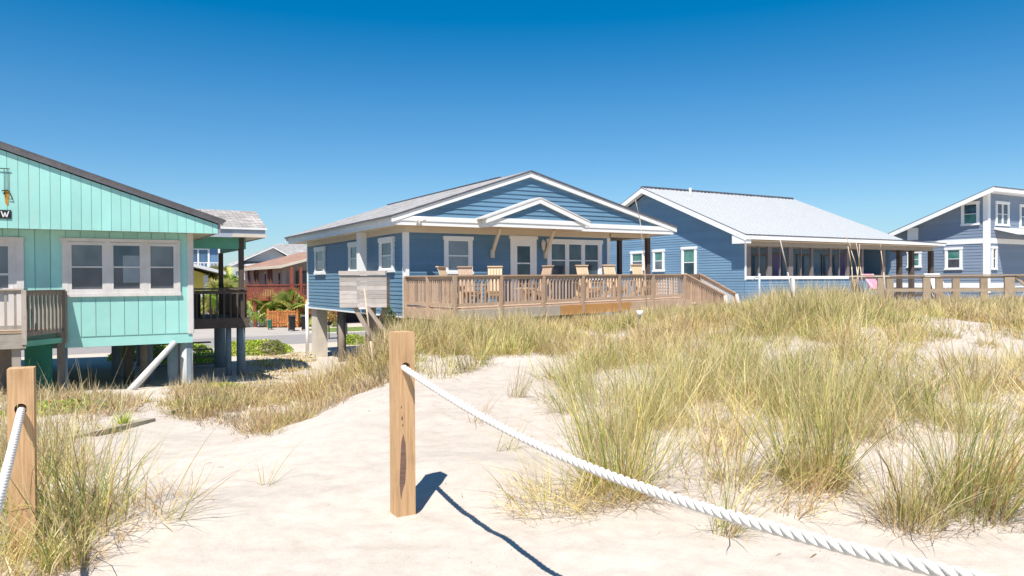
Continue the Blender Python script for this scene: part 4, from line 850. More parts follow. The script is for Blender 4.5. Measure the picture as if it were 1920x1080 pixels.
H = thing('distant_house', 'tall white gabled house with grey hip roof, far behind the brown roof', 'house', (-31.5, 88, 0), R(20))
b = MB(0); b.box(-1, 12, 0, 10, 0, 4.3, 'plane'); b.face([(-1.0, -0.1, 4.9), (6.3, -0.1, 4.9), (3.2, -0.1, 7.0)]); b.build('wall', 'far_white', H)
b = MB(0); hip(b, -1, 12, 0, 10, 5.1, 7.8, 0.8); slab(b, [(-1.6, -1.0, 4.9), (3.2, -1.0, 7.15), (3.2, 5, 7.15), (-1.6, 5, 4.9)], .15); slab(b, [(3.2, -1.0, 7.15), (7.2, -1.0, 4.9), (7.2, 5, 4.9), (3.2, 5, 7.15)], .15); b.build('roof', ['shingle_grey', 'far_white'], H)
for k in range(3): window(H, Wall((0, 0), (1, 0), (0, -1)), 0.5 + k * 3, 2 + k * 3, 2.4, 4.0, 'glass_dark', 'far_white', 0.15, off=0)

H = thing('distant_house', 'low grey-roofed house with white trim at the left end of the red deck', 'house', (-25.6, 70, 0), R(25))
b = MB(0); b.box(0, 7, 0, 7, 0, 3.3, 'plane'); b.build('wall', 'grey_wall', H); b = MB(0); hip(b, 0, 7, 0, 7, 3.4, 4.7, 0.7); b.build('roof', ['shingle_grey', 'far_white'], H)
for k in range(2): window(H, Wall((0, 0), (1, 0), (0, -1)), 1 + k * 2.6, 2.6 + k * 2.6, 1.8, 3.0, 'glass_dark', 'far_white', 0.15, off=0)

H = thing('street_house', 'yellow house with white gable edge and outside stair, behind the teal side porch', 'house', (-22.9, 53.5, 0), R(32))
WF = Wall((0, 0), (1, 0), (0, -1))
b = MB(0); b.box(-6, 1.0, 0, 10, 0, 3.5, 'plane'); b.face([(-8, -.02, 3.5), (1.2, -.02, 3.5), (-3.4, -.02, 5.0)]); b.build('wall', 'yellow_wall', H)
b = MB(0); slab(b, [(-3.4, -1.0, 5.2), (2.1, -1.0, 3.75), (2.1, 10.5, 3.75), (-3.4, 10.5, 5.2)], 0.22); slab(b, [(-3.4, -1.0, 5.202), (-3.4, 10.5, 5.202), (-9, 10.5, 3.75), (-9, -1.0, 3.75)], 0.22); b.build('roof', ['shingle_grey', 'far_white'], H)
b = MB(0); b.box(0.75, 1.05, -0.12, 0.0, 0, 3.5); b.build('corner_board', 'far_white', H)
b = MB(0); b.beam((0.9, -1.0, 2.6), (2.8, -1.0, 0.2), 0.12, 0.35); b.box(-6, 1.0, -1.4, -0.02, 1.35, 1.5); b.box(-6, 1.0, -1.42, -1.36, 1.5, 2.2, 'plane')
b.build('stairs', 'far_white', H)
window(H, WF, -4.2, -2.6, 2.0, 3.3, 'glass_dark', 'far_white', 0.15, off=0)

H = thing('distant_house', 'tall blue house with glass doors and white balcony railings behind the yellow house', 'house', (-34.9, 72.4, 0), R(24))
WF = Wall((0, 0), (1, 0), (0, -1))
b = MB(0); b.box(-8, 6.1, 0, 10, 0, 7.6, 'plane'); b.build('wall', 'far_blue', H); b = MB(0); hip(b, -8, 6.1, 0, 10, 7.7, 9.6, 0.8); b.build('roof', ['shingle_grey', 'far_white'], H)
for k in range(5): window(H, WF, -7.3 + k * 2.6, -5.2 + k * 2.6, 4.2, 6.4, 'glass_sky', 'far_white', 0.14, n=2, hung=False, off=0)
for z in (3.1, 0.2):
    b = MB(0); b.box(-8, 6.1, -1.6, 0, z + 0.7, z + 0.9)
    for k in range(48): b.box(-8 + k * 0.3, -7.93 + k * 0.3, -1.6, -1.54, z + 0.9, z + 1.75)
    b.box(-8, 6.1, -1.62, -1.52, z + 1.75, z + 1.85)
    for k in range(5): b.box(-8 + k * 3.48, -7.8 + k * 3.48, -1.6, -1.45, z - 2.3, z + 3.9)
    b.build('balcony', 'far_white', H)
# roof peak between the two right-hand houses
H = thing('distant_house', 'far house showing only a brown roof peak between the two right-hand houses', 'house', (60.0, 118.0, 0), R(20))
b = MB(0); b.box(-6, 6, 0, 12, 0, 8.3, 'plane'); b.build('wall', 'grey_wall', H); b = MB(0); hip(b, -6, 6, 0, 12, 8.4, 10.9, 0.8); b.build('roof', ['shingle_brown', 'far_white'], H)

# wheelie bins, crate fence, gate, small bin, flowerpot
def wheelie(name, label, x, y, rz, mat='black', s=1.0, lid='glass_screen', group='black wheelie bins at the kerb'):
    t = thing(name, label, 'trash bin', (x, y, 0), rz, group)
    b = MB(); b.hexa([(-.24 * s, -.28 * s, .08), (.24 * s, -.28 * s, .08), (.24 * s, .24 * s, .08), (-.24 * s, .24 * s, .08), (-.3 * s, -.36 * s, .95 * s), (.3 * s, -.36 * s, .95 * s), (.3 * s, .34 * s, .95 * s), (-.3 * s, .34 * s, .95 * s)], 'plane'); b.build('body', mat, t)
    b = MB(); b.hexa([(-.32 * s, -.4 * s, .95 * s), (.32 * s, -.4 * s, .95 * s), (.32 * s, .38 * s, .95 * s), (-.32 * s, .38 * s, .95 * s), (-.24 * s, -.3 * s, 1.06 * s), (.24 * s, -.3 * s, 1.06 * s), (.28 * s, .38 * s, 1.02 * s), (-.28 * s, .38 * s, 1.02 * s)], 'plane'); b.build('lid', mat, t)
    b = MB(); b.cyl((-.3 * s, .42 * s, .96 * s), (.3 * s, .42 * s, .96 * s), .02, n=6); b.build('handle', mat, t)
    t.scale = (0.66, 0.8, 1.0)
    for sx in (-1, 1): b = MB(); b.cyl((sx * .22 * s, .26 * s, .1), (sx * .3 * s, .26 * s, .1), .1, n=12); b.build('wheel', 'black', t)
    return t
wheelie('trash_bin', 'left black wheelie bin by the road before the orange fence', -13.40, 45.4, R(25), s=0.93); wheelie('trash_bin', 'right black wheelie bin by the road, nearer the blue house', -12.72, 45.7, R(10), s=0.93)
wheelie('trash_bin', 'small dark green bin left of the two black wheelie bins', -15.2, 46.8, R(10), 'plastic_green', 0.62, group='green bin by the crate fence')
OF = thing('wooden_enclosure', 'low orange slatted wooden enclosure beside the bins', 'enclosure', (-15.9, 48.6, 0), R(8))
b = MB(); b.box(-.06, 0.06, -.06, .06, 0, 1.25)
for k in range(4): b.box(k * .62 - .05, k * .62 + .05, -.05, .05, 0, 1.2)
b.build('post', 'orange_wood', OF)
b = MB()
for k in range(20): b.box(-0.05 + k * .1, 0.02 + k * .1, -.03, 0, .1, 1.05 + 0.1 * (k % 2))
for k in range(18): b.box(1.9, 1.93, .05 + k * .1, .12 + k * .1, .1, 1.1); b.box(-.06, -.03, .05 + k * .1, .12 + k * .1, .1, 1.1)
b.box(-.05, 1.93, -.05, -.03, 1.0, 1.1); b.box(-.05, 1.93, -.05, -.03, .3, .38); b.build('slat_panel', 'orange_wood', OF)
GT = thing('picket_gate', 'white slatted gate panel behind the teal house porch corner', 'gate', (-17.0, 49.6, 0), R(-3))
b = MB()
for k in range(8): b.box(k * .115 - .35, k * .115 - .265, 0, .03, .05, 1.12)
b.box(-.4, .6, .03, .06, .25, .35); b.box(-.4, .6, .03, .06, .9, 1.0); b.build('slat_panel', 'far_white', GT)
for xx in (-.45, .6): b = MB(); b.box(xx, xx + .09, -.02, .08, 0, 1.15); b.build('post', 'far_white', GT)
UB = thing('utility_box', 'small white utility box on short posts below the blue house', 'utility box', (-7.25, 31.8, 0), R(10))
b = MB(); b.box(-.22, .22, -.1, .12, .75, 1.22); b.build('box_body', 'far_white', UB)
b = MB(); b.box(-.2, -.1, 0, .1, 0, 1.9); b.box(.08, .16, 0, .08, 0, 1.9); b.build('post', 'old_wood', UB)
FP = thing('potted_plant', 'hanging dark pot with dry orange plant seen under the blue house', 'plant pot', (-9.55, 38.9, 0), 0)
b = MB(); b.cyl((0, 0, 0.72), (0, 0, 0.98), .13, .2, 10); b.build('pot', 'black', FP)
b = MB(); b.cyl((0, 0, 0), (0, 0, 0.72), .03, .03, 6); b.build('stand', 'black', FP)

# ================================================================ rope fence posts
def post(name, label, x, y, ztop, zhole, rz, W_=0.14):
    g = float(gz(x, y)) - E
    t = thing(name, label, 'post', (x, y, 0), rz, 'rope fence posts')
    import bmesh
    b = MB(E); h = W_ / 2; r = 0.034; n = 24; zb = g - 0.4
    def ring(yy):
        return [(r * math.cos(2 * math.pi * i / n), yy, zhole + r * math.sin(2 * math.pi * i / n)) for i in range(n)]
    def sq(yy):
        o = []
        for i in range(n):
            a = 2 * math.pi * i / n; c, s_ = math.cos(a), math.sin(a); k = h / max(abs(c), abs(s_)); o.append((c * k, yy, zhole + s_ * k))
        return o
    for yy, fl in ((-h, False), (h, True)):
        A, B = ring(yy), sq(yy)
        for i in range(n):
            j = (i + 1) % n; f = [A[i], B[i], B[j], A[j]]; b.face(f if not fl else f[::-1], 'plane')
        for z0, z1 in ((zb, zhole - h), (zhole + h, ztop)):
            # keep corner verts shared so the bevel runs straight
            f = [(-h, yy, z0), (h, yy, z0), (h, yy, z1), (-h, yy, z1)]; b.face(f if not fl else f[::-1], 'plane')
    for xx in (-h, h): b.face([(xx, -h, zb), (xx, h, zb), (xx, h, ztop), (xx, -h, ztop)], 'plane')
    b.face([(-h, -h, ztop), (h, -h, ztop), (h, h, ztop), (-h, h, ztop)]); 
    A, B = ring(-h), ring(h)
    for i in range(n): j = (i + 1) % n; b.face([A[i], A[j], B[j], B[i]])
    # rotate uv so the grain runs up the post
    b.uv = [(v_, u_) for u_, v_ in b.uv]
    o = b.build('post_body', 'post_wood', t)
    # worn arrises: thin chamfer strips would be invisible at this size; knots and bark streak follow
    return t
P1 = post('fence_post', 'square tan wooden post with dark bark streak, rope leaving its hole to the right', -0.80, 5.40, -0.365, -0.615, math.atan2(0.5103, 0.86))
b = MB(E)       # bark inclusion on the left part of the front face
stk = [(-0.034, -1.15), (-0.040, -1.30), (-0.045, -1.45), (-0.038, -1.56), (-0.030, -1.50), (-0.016, -1.44), (-0.010, -1.30), (-0.014, -1.16), (-0.024, -1.09)]
b.prism([(-0.028 + (x + 0.028) * 1.5, -0.0712, z) for x, z in stk], (0, 0.003, 0)); 
for cx, cz, r_ in ((-0.030, -0.98, .010), (-0.026, -1.03, .007), (-0.034, -0.90, .006)): b.prism([(cx + r_ * math.cos(a) * 0.6, -0.0712, cz + r_ * math.sin(a) * 1.6) for a in [i * math.pi / 4 for i in range(8)]], (0, 0.003, 0))
b.build('bark_streak', 'bark', P1)
P2 = post('fence_post', 'square tan wooden post in tall grass at the left edge, rope running down-left', -3.08, 4.68, -0.53, -0.78, math.atan2(0.45, 0.86))
P3 = post('fence_post', 'next rope post nearer the camera, outside the picture', 2.0, 0.70, -0.35, -0.62, math.atan2(0.5103, 0.86))

def rope(label, pts, rr=0.022):
    # resample the polyline as a smooth curve, then twist three strands round it
    P = np.array(pts, float); d = np.concatenate([[0], np.cumsum(np.linalg.norm(np.diff(P, axis=0), axis=1))]); L = d[-1]
    deg = min(4, len(P) - 1); cs = [np.polyfit(d, P[:, i], deg if i == 2 else 1) for i in range(3)]
    n = int(L / 0.009); s = np.linspace(0, L, n); C = np.stack([np.polyval(c, s) for c in cs], -1)
    T = np.gradient(C, axis=0); T /= np.linalg.norm(T, axis=1)[:, None]
    A = np.cross(T, [0, 0, 1]); A /= np.linalg.norm(A, axis=1)[:, None]; B = np.cross(T, A)
    co, fa = [], []; m = 9; pitch = 0.135
    for k in range(3):
        ph = 2 * np.pi * (s / pitch + k / 3); O = C + (A * np.cos(ph)[:, None] + B * np.sin(ph)[:, None]) * rr * 0.50
        N_ = (A * np.cos(ph)[:, None] + B * np.sin(ph)[:, None]); Bi = np.cross(T, N_)
        base = len(co) * n * m
        ring_ = []
        for j in range(m):
            a = 2 * np.pi * j / m; ring_.append(O + (N_ * np.cos(a) + Bi * np.sin(a) * 1.12) * rr * 0.56)
        co.append(np.stack(ring_, 1).reshape(-1, 3))
        i, j = np.meshgrid(np.arange(n - 1), np.arange(m), indexing='ij'); j2 = (j + 1) % m
        fa.append(np.stack([i * m + j, i * m + j2, (i + 1) * m + j2, (i + 1) * m + j], -1).reshape(-1, 4) + k * n * m)
    co = np.concatenate(co); co[:, 2] += E
    o = raw_mesh('rope', co, np.concatenate(fa), None, M['rope'], True); tag(o, label, 'rope', 'fence ropes'); return o
k_ = 1.256
def rp(s, z): return ((-0.62 + s) * k_, (4.25 - 1.68 * s) * k_, z * k_)
rope('thick white twisted rope sagging from the centre post to the lower right', [rp(-0.03, -0.483), rp(.01, -.492), rp(.389, -.612), rp(.7075, -.664), rp(.994, -.690), rp(1.21, -.690), rp(1.42, -.667), rp(1.565, -.640), rp(1.9, -.56), rp(2.17, -.49)])
def lp(s, z): return ((-2.455 + 0.97 * s) * k_, (3.73 - 1.68 * s) * k_, z * k_)
rope('white rope running from the left post down out of the picture at lower left', [lp(-0.04, -.61), lp(.01, -.622), lp(.35, -.715), lp(.7, -.78), lp(1.05, -.80), lp(1.4, -.78), lp(1.75, -.71), lp(2.15, -.6)])

# ================================================================ grass
PAL = {'green': (0.27, 0.35, 0.08), 'pale': (0.57, 0.56, 0.18), 'yellow': (0.72, 0.60, 0.21), 'tan': (0.71, 0.53, 0.28), 'straw': (0.84, 0.71, 0.42), 'brown': (0.34, 0.20, 0.10), 'grey': (0.44, 0.37, 0.31), 'olive': (0.30, 0.30, 0.07), 'rust': (0.52, 0.26, 0.11)}
def blades(x, y, L, th0, bend, az, wd, pal, zoff=0.0, K=4, curl=0.0):
    """one bent tapering ribbon per blade; pal: list of (name, weight)"""
    n = len(x); z = gz(x, y) + zoff
    p = np.stack([x, y, z], -1); out = []
    seg = L / K; th = th0.copy(); a = az.copy()
    wv_ = rng.uniform(0, np.pi, n); W3 = np.stack([np.cos(wv_), np.sin(wv_), np.zeros(n)], -1)
    prof = np.interp(np.linspace(0, 1, K + 1), [0, 0.35, 0.75, 1], [0.8, 1.0, 0.6, 0.06])
    for k in range(K + 1):
        hw = (wd * prof[k] * 0.5)[:, None]
        out.append(p - W3 * hw); out.append(p + W3 * hw)
        d = np.stack([np.sin(th) * np.cos(a), np.sin(th) * np.sin(a), np.cos(th)], -1)
        p = p + d * seg[:, None]; th = th + bend / K; a = a + curl * rng.normal(0, 1, n) / K
    co = np.stack(out, 1)
    names = [q[0] for q in pal]; wt = np.array([q[1] for q in pal], float); wt /= wt.sum()
    base = np.array([PAL[q] for q in names])[rng.choice(len(names), n, p=wt)] * rng.uniform(0.7, 1.25, (n, 1))
    tip = base * 0.45 + np.array(PAL['straw']) * 0.55; root_ = base * 0.6 + np.array(PAL['tan']) * 0.4
    col = []
    for k in range(K + 1):
        t = k / K; c = root_ * max(0, 1 - 4 * t) + base * (1 - max(0, 1 - 4 * t)); c = c * (1 - max(0, t - 0.5) * 1.6) + tip * max(0, t - 0.5) * 1.6
        col += [c, c]
    col = np.stack(col, 1).reshape(-1, 3)
    i0 = (np.arange(n) * 2 * (K + 1))[:, None]; q = np.arange(K)[None, :] * 2 + i0
    fa = np.stack([q, q + 1, q + 3, q + 2], -1).reshape(-1, 4)
    return co.reshape(-1, 3), fa, np.clip(col, 0, 1)
def merge(lst):
    co, fa, cl, o = [], [], [], 0
    for c, f, k in lst: co.append(c); fa.append(f + o); cl.append(k); o += len(c)
    return np.concatenate(co), np.concatenate(fa), np.concatenate(cl)
WIND = math.atan2(0.1, -0.6)
def tuft(cx, cy, n, r, L, pal, spread=0.35, droop=0.9, wd=0.006, litter=0.3, lean=0.0, leanaz=0.0):
    a = rng.uniform(0, 2 * np.pi, n); rr = r * np.sqrt(rng.uniform(0, 1, n)); x = cx + rr * np.cos(a); y = cy + rr * np.sin(a)
    th = np.abs(rng.normal(0, spread, n)) * (0.5 + rr / r) + np.where(rng.uniform(0, 1, n) < 0.12, rng.uniform(0.3, 1.0, n), 0.02)
    az = a + rng.normal(0, 0.5, n)
    if lean: az = np.where(rng.uniform(0, 1, n) < lean, leanaz + rng.normal(0, 0.5, n), az)
    ln = L * rng.uniform(0.22, 1.12, n) ** 0.85; bend = rng.gamma(1.4, droop / 1.4, n) * np.where(rng.uniform(0, 1, n) < 0.15, -0.6, 1)
    lz_, la_ = rng.uniform(0, 0.35), rng.uniform(0, 6.28)      # whole-clump lean
    vx = np.sin(th) * np.cos(az) + lz_ * math.cos(la_); vy = np.sin(th) * np.sin(az) + lz_ * math.sin(la_)
    az = np.arctan2(vy, vx); th = np.minimum(np.hypot(vx, vy), 1.35)
    L_ = [blades(x, y, ln, th, bend, az, wd * rng.uniform(0.5, 1.3, n), pal, -0.02, 4, 0.55)]
    k_s = int(n * 0.05)
    if k_s:    # taller dry flower stems
        q = rng.integers(0, n, k_s); L_.append(blades(x[q], y[q], L * rng.uniform(1.0, 1.45, k_s), rng.uniform(0.0, 0.4, k_s), rng.uniform(0.05, 0.6, k_s), rng.uniform(0, 6.28, k_s), np.full(k_s, wd * 0.7), [('straw', 3), ('tan', 4), ('brown', 1)], -0.02, 5))
    m = int(n * litter)
    if m:      # dead curled litter round the base
        a = rng.uniform(0, 2 * np.pi, m); rr = r * 1.6 * np.sqrt(rng.uniform(0, 1, m)); x = cx + rr * np.cos(a); y = cy + rr * np.sin(a)
        L_.append(blades(x, y, L * rng.uniform(0.15, 0.45, m), rng.uniform(0.5, 1.5, m), rng.uniform(0.1, 1.6, m), rng.uniform(0, 6.28, m), wd * rng.uniform(0.5, 1.0, m), [('grey', 3), ('brown', 2), ('tan', 3)], 0.0, 4, 1.5))
    cb_ = rng.uniform(0.74, 1.14); return [(c_, f_, np.clip(k2 * cb_, 0, 1)) for c_, f_, k2 in L_]
def grass_obj(name, lst, label, cat, kind=None, group=None):
    co, fa, cl = merge(lst); o = raw_mesh(name, co, fa, cl, M['blade']); return tag(o, label, cat, group, kind)
FRESH = [('green', 3.2), ('pale', 5), ('yellow', 4.5), ('tan', 3), ('straw', 1), ('olive', 2), ('brown', 1.2)]
MIXED = [('green', .8), ('pale', 2.5), ('yellow', 4.5), ('tan', 5), ('straw', 2), ('brown', 1.6), ('olive', 1), ('rust', 0.5)]
DRY = [('tan', 5), ('straw', 2), ('yellow', 3), ('brown', 2.5), ('pale', 1), ('rust', 0.6), ('grey', 1)]
SCRUB = [('grey', 3), ('brown', 3), ('tan', 4), ('olive', 1), ('rust', 1), ('straw', 1)]
# foreground tussocks, each a thing of its own
FG = [
 (0.80, 5.75, 330, 0.20, 1.15, FRESH, 0.34, 0.55, 'tall green grass tussock behind the middle of the right-hand rope'),
 (0.28, 5.55, 150, 0.26, 0.50, [('yellow', 3), ('tan', 3), ('pale', 2), ('grey', 2)], 0.8, 0.9, 'low yellowing tangle of grass left of the tall tussock behind the rope'),
 (2.42, 6.0, 380, 0.24, 1.20, FRESH, 0.30, 0.6, 'dense upright green tussock on bare sand right of centre'),
 (1.42, 4.95, 80, 0.10, 0.62, FRESH, 0.35, 0.7, 'small green tuft just behind the lower part of the rope'),
 (2.72, 5.1, 200, 0.17, 0.85, MIXED, 0.34, 0.7, 'tan and green tussock at lower right, left of the reddish one'),
 (3.25, 5.25, 260, 0.20, 0.95, [('rust', 1.3), ('pale', 4), ('green', 3), ('yellow', 2)], 0.33, 0.6, 'green tussock with reddish base in the lower right corner'),
 (3.35, 7.3, 200, 0.22, 0.85, MIXED, 0.36, 0.6, 'tussock right of the dense upright one, before the bare sand strip'),
 (1.62, 8.1, 240, 0.24, 0.95, FRESH, 0.32, 0.6, 'green tussock in front of the thick field, left of the dense upright one'),
 (-2.98, 5.0, 420, 0.30, 0.95, [('green', 5), ('pale', 3), ('olive', 3), ('yellow', 2), ('tan', 2), ('brown', 2.5)], 0.5, 1.0, 'green and straw tussock around the left rope post'),
 (-2.72, 4.5, 120, 0.12, 0.45, [('yellow', 3), ('straw', 2), ('green', 2)], 0.3, 1.0, 'short bright tuft in front of the left rope post'),
 (-2.02, 6.1, 10, 0.03, 0.55, [('yellow', 3), ('green', 2)], 0.7, 0.4, 'lone yellow-green sprig lying on the bare sand path'),
 (-2.35, 5.05, 26, 0.08, 0.70, [('yellow', 2), ('pale', 3)], 1.1, 0.5, 'flat spray of thin green blades on the sand by the left tussock'),
 (-2.75, 8.55, 40, 0.10, 0.42, [('yellow', 3), ('tan', 3), ('brown', 1)], 0.5, 0.7, 'small dry tuft where the dune slope meets the sand path'),
 (-0.38, 8.2, 22, 0.08, 0.42, [('tan', 3), ('rust', 2)], 0.35, 0.6, 'thin brown tuft on the sand right behind the centre post'),
 (-0.08, 7.0, 24, 0.10, 0.38, [('yellow', 3), ('green', 1)], 0.45, 0.7, 'small yellow tuft on bare sand above the start of the rope'),
 (1.05, 7.3, 150, 0.22, 0.8, MIXED, 0.4, 0.7, 'straw-coloured tussock just beyond the tall green one behind the rope'),
 (1.9, 7.0, 110, 0.2, 0.55, DRY, 0.6, 0.9, 'low dry brown tussock between the two tall green ones'),
 (3.7, 5.9, 220, 0.24, 0.9, MIXED, 0.42, 0.7, 'brown and green tussock cut by the right edge of the picture'),
 (2.0, 5.35, 60, 0.14, 0.5, DRY, 0.6, 0.8, 'thin dry tuft on the sand in front of the dense upright tussock'),
 (-2.98, 4.42, 170, 0.2, 0.55, MIXED, 0.5, 0.9, 'tan and green grass in front of the foot of the left rope post'),
 (-3.45, 5.6, 200, 0.3, 0.8, MIXED, 0.5, 1.0, 'tan tussock behind the left rope post, touching the picture edge'),
 (-2.55, 5.35, 90, 0.22, 0.35, [('grey', 3), ('brown', 3), ('tan', 2)], 1.0, 0.9, 'dead grey-brown mat on the sand right of the left tussock'),
 (0.05, 9.6, 60, 0.10, 0.55, MIXED, 0.3, 0.6, 'mid-sized tuft alone on the pale sand slope in front of the deck'),
]
for i, (x, y, n, r, L, pal, sp_, dr_, lb) in enumerate(FG):
    lz = tuft(x, y, int(n * (1.2 if n > 100 else 1)), r * 1.15, L, pal, sp_, dr_, 0.0065 if n > 60 else 0.006, 0.9 if n > 100 else 0.2, lean=0.25 if n > 60 else 0.6, leanaz=(math.pi if x < 1 and n > 60 else 0.3))
    grass_obj('grass_tussock', lz, lb, 'grass', None, 'grass tussocks on the sand')
# arching thin blades over the shadow beside the centre post
m = 34; lz = [blades(rng.normal(0.55, 0.12, m), rng.normal(5.35, 0.12, m), rng.uniform(0.5, 1.25, m), rng.uniform(0.75, 1.35, m), rng.uniform(0.15, 0.7, m), rng.normal(math.pi, 0.35, m), np.full(m, 0.005), [('yellow', 3), ('pale', 2), ('tan', 2)])]
grass_obj('grass_runner', lz, 'long thin straw blades lying over the shadow of the centre post', 'grass')
def field(name, label, N_, xr, yr, dens, nb, Lr, pals, wd, rr=(0.10, 0.28), sp_=0.32, dr_=0.6, lit=0.25):
    xs = rng.uniform(*xr, N_); ys = np.sqrt(rng.uniform(yr[0] ** 2, yr[1] ** 2, N_)) if yr[0] > 0 else rng.uniform(*yr, N_)
    keep = rng.uniform(0, 1, N_) < dens(xs, ys); xs, ys = xs[keep], ys[keep]; out = []
    pn = fbm(xs * 0.45 + 31, ys * 0.45, 3)
    for x, y, q in zip(xs, ys, pn):
        d = math.hypot(x, y); pal = pals[0] if q > 0.12 else (pals[1] if q > -0.16 else pals[2])
        P_ = px(x, y); Lk = 1.0 if d < 11 else 0.85
        if d > 13: Lk *= float(np.interp(P_, [1000, 1060, 1380, 1460, 1600, 1680], [1, 0.62, 0.62, 1.1, 1.1, 0.62]))
        out += tuft(x, y, int(nb * rng.uniform(0.5, 1.4)), rng.uniform(*rr), rng.uniform(*Lr) * Lk, pal, sp_, dr_, wd * max(1.0, d / 9), lit)
    print(name, len(xs), 'clumps', sum(len(a[0]) for a in out), 'verts')
    return grass_obj(name, out, label, 'grass', 'stuff')
def px(x, y): return 960 + 1400 * x / y
def bare(x, y):        # 1 = bare sand patches of the right-hand field
    s = 0
    for cx, cy, rx, ry in ((6.3, 11.6, 0.9, 1.3), (7.9, 12.0, 0.8, 1.2), (3.9, 10.6, 0.5, 0.7), (3.2, 13.8, 1.3, 1.6), (9.6, 16.5, 1.6, 1.6), (2.3, 7.0, 0.5, 0.9), (3.0, 6.6, 0.5, 0.8), (4.6, 9.4, 0.5, 0.6), (11.6, 18, 1.5, 1.3), (3.7, 6.0, 0.35, 0.5), (5.4, 8.0, 0.3, 0.8), (1.7, 9.8, .4, .5)):
        s = np.maximum(s, np.exp(-(((x - cx) / rx) ** 2 + ((y - cy) / ry) ** 2) * 0.9))
    return s
def d_right(x, y):
    wv_ = -0.511 * x + 0.86 * y; P = px(x, y)
    e = np.interp(y, [5, 6, 7, 8, 9, 11, 14, 17, 22], [1330, 1250, 1150, 1090, 1070, 1050, 1000, 1040, 1060])
    d = sst(-30, 90, P - e) * (1 - sst(17.0, 18.0, wv_ - 0.0))
    near = sst(5.0, 10.0, y) * 0.76 + 0.24
    return d * near * (1 - 0.75 * bare(x, y)) * np.clip(0.62 + 1.6 * fbm(x * 0.6, y * 0.6 + 9, 2), 0.12, 1)
field('dune_grass', 'thick yellow-green dune grass covering the right-hand dune', 3700, (0.3, 15.5), (5.4, 22.5), d_right, 98, (0.42, 0.92), (FRESH, MIXED, DRY), 0.0066, (0.14, 0.45), 0.5, 0.8, 0.55)
def d_mid(x, y):
    P = px(x, y); wv_ = -0.511 * x + 0.86 * y
    return sst(720, 760, P) * (1 - sst(1010, 1090, P)) * sst(9.8, 14.5, y) ** 1.4 * (1 - sst(17.4, 18.2, wv_)) * np.clip(0.45 + 1.8 * fbm(x * 0.9, y * 0.9, 2), 0.05, 1)
field('dune_grass', 'loose tufts of dune grass in front of the wooden deck', 800, (-3.6, 1.5), (9.5, 20.5), d_mid, 80, (0.40, 0.88), (FRESH, MIXED, MIXED), 0.007, (0.10, 0.3), 0.4, 0.7, 0.4)
def d_left(x, y):
    P = px(x, y)
    e0 = np.interp(y, [8, 9, 10, 12, 14, 18], [600, 470, 400, 330, 330, 340]); e1 = np.interp(y, [8, 9, 10, 12, 14, 18], [480, 520, 640, 730, 740, 740])
    return sst(-20, 20, P - e0) * (1 - sst(-20, 20, P - e1)) * sst(8.4, 9.2, y) * (1 - sst(16.5, 18.5, y)) * np.clip(0.7 + 1.2 * fbm(x * 0.8, y * 0.8, 2), 0.1, 1)
field('dune_scrub', 'dry brown and olive scrub on the slope between teal and blue houses', 1700, (-9.0, -1.2), (8.2, 19), d_left, 60, (0.2, 0.5), ([('olive', 3), ('yellow', 3), ('tan', 3), ('brown', 1)], SCRUB, DRY), 0.008, (0.12, 0.4), 0.6, 1.0, 1.2)
def d_left2(x, y):     # taller weeds on the crest before the house corner
    P = px(x, y)
    return sst(540, 600, P) * (1 - sst(745, 765, P)) * sst(12.5, 13.5, y) * (1 - sst(17.2, 18.6, y)) * 0.6
field('dune_scrub', 'taller brown weeds on the crest below the shower box', 420, (-4.8, -1.6), (12, 19), d_left2, 60, (0.45, 1.0), (MIXED, DRY, SCRUB), 0.008, (0.10, 0.3), 0.35, 0.8, 0.4)
def d_back(x, y):      # thin dry lawn running back between the houses
    P = px(x, y); return sst(455, 475, P) * (1 - sst(560, 600, P)) * sst(17, 19, y) * (1 - sst(30, 33, y)) * 0.8
field('dune_scrub', 'short yellowish turf running back between the two left houses', 700, (-12, -4), (17, 33), d_back, 40, (0.08, 0.2), ([('yellow', 3), ('olive', 2)], DRY, [('straw', 3), ('tan', 3), ('yellow', 2)]), 0.012, (0.2, 0.5), 0.5, 0.8, 0.3)
def d_tl(x, y):
    P = px(x, y); return sst(-40, 0, P) * (1 - sst(235, 262, P)) * sst(9.0, 10.0, y) * (1 - sst(15.5, 17.0, y)) * 0.8
field('dune_scrub', 'tangled grey and olive scrub in front of the teal house', 300, (-11, -4.5), (9, 17), d_tl, 70, (0.15, 0.5), ([('olive', 3), ('green', 2), ('yellow', 2)], SCRUB, SCRUB), 0.008, (0.15, 0.4), 0.6, 1.1, 0.8)
def d_fl(x, y):
    P = px(x, y); return (1 - sst(60, 150, P)) * sst(-300, -200, P) * 0.8
field('dune_grass', 'tan grass behind the left rope post at the picture edge', 60, (-6.6, -3.4), (5.0, 8.5), d_fl, 110, (0.5, 0.95), (MIXED, DRY, DRY), 0.0075, (0.12, 0.28), 0.45, 0.9, 0.4)

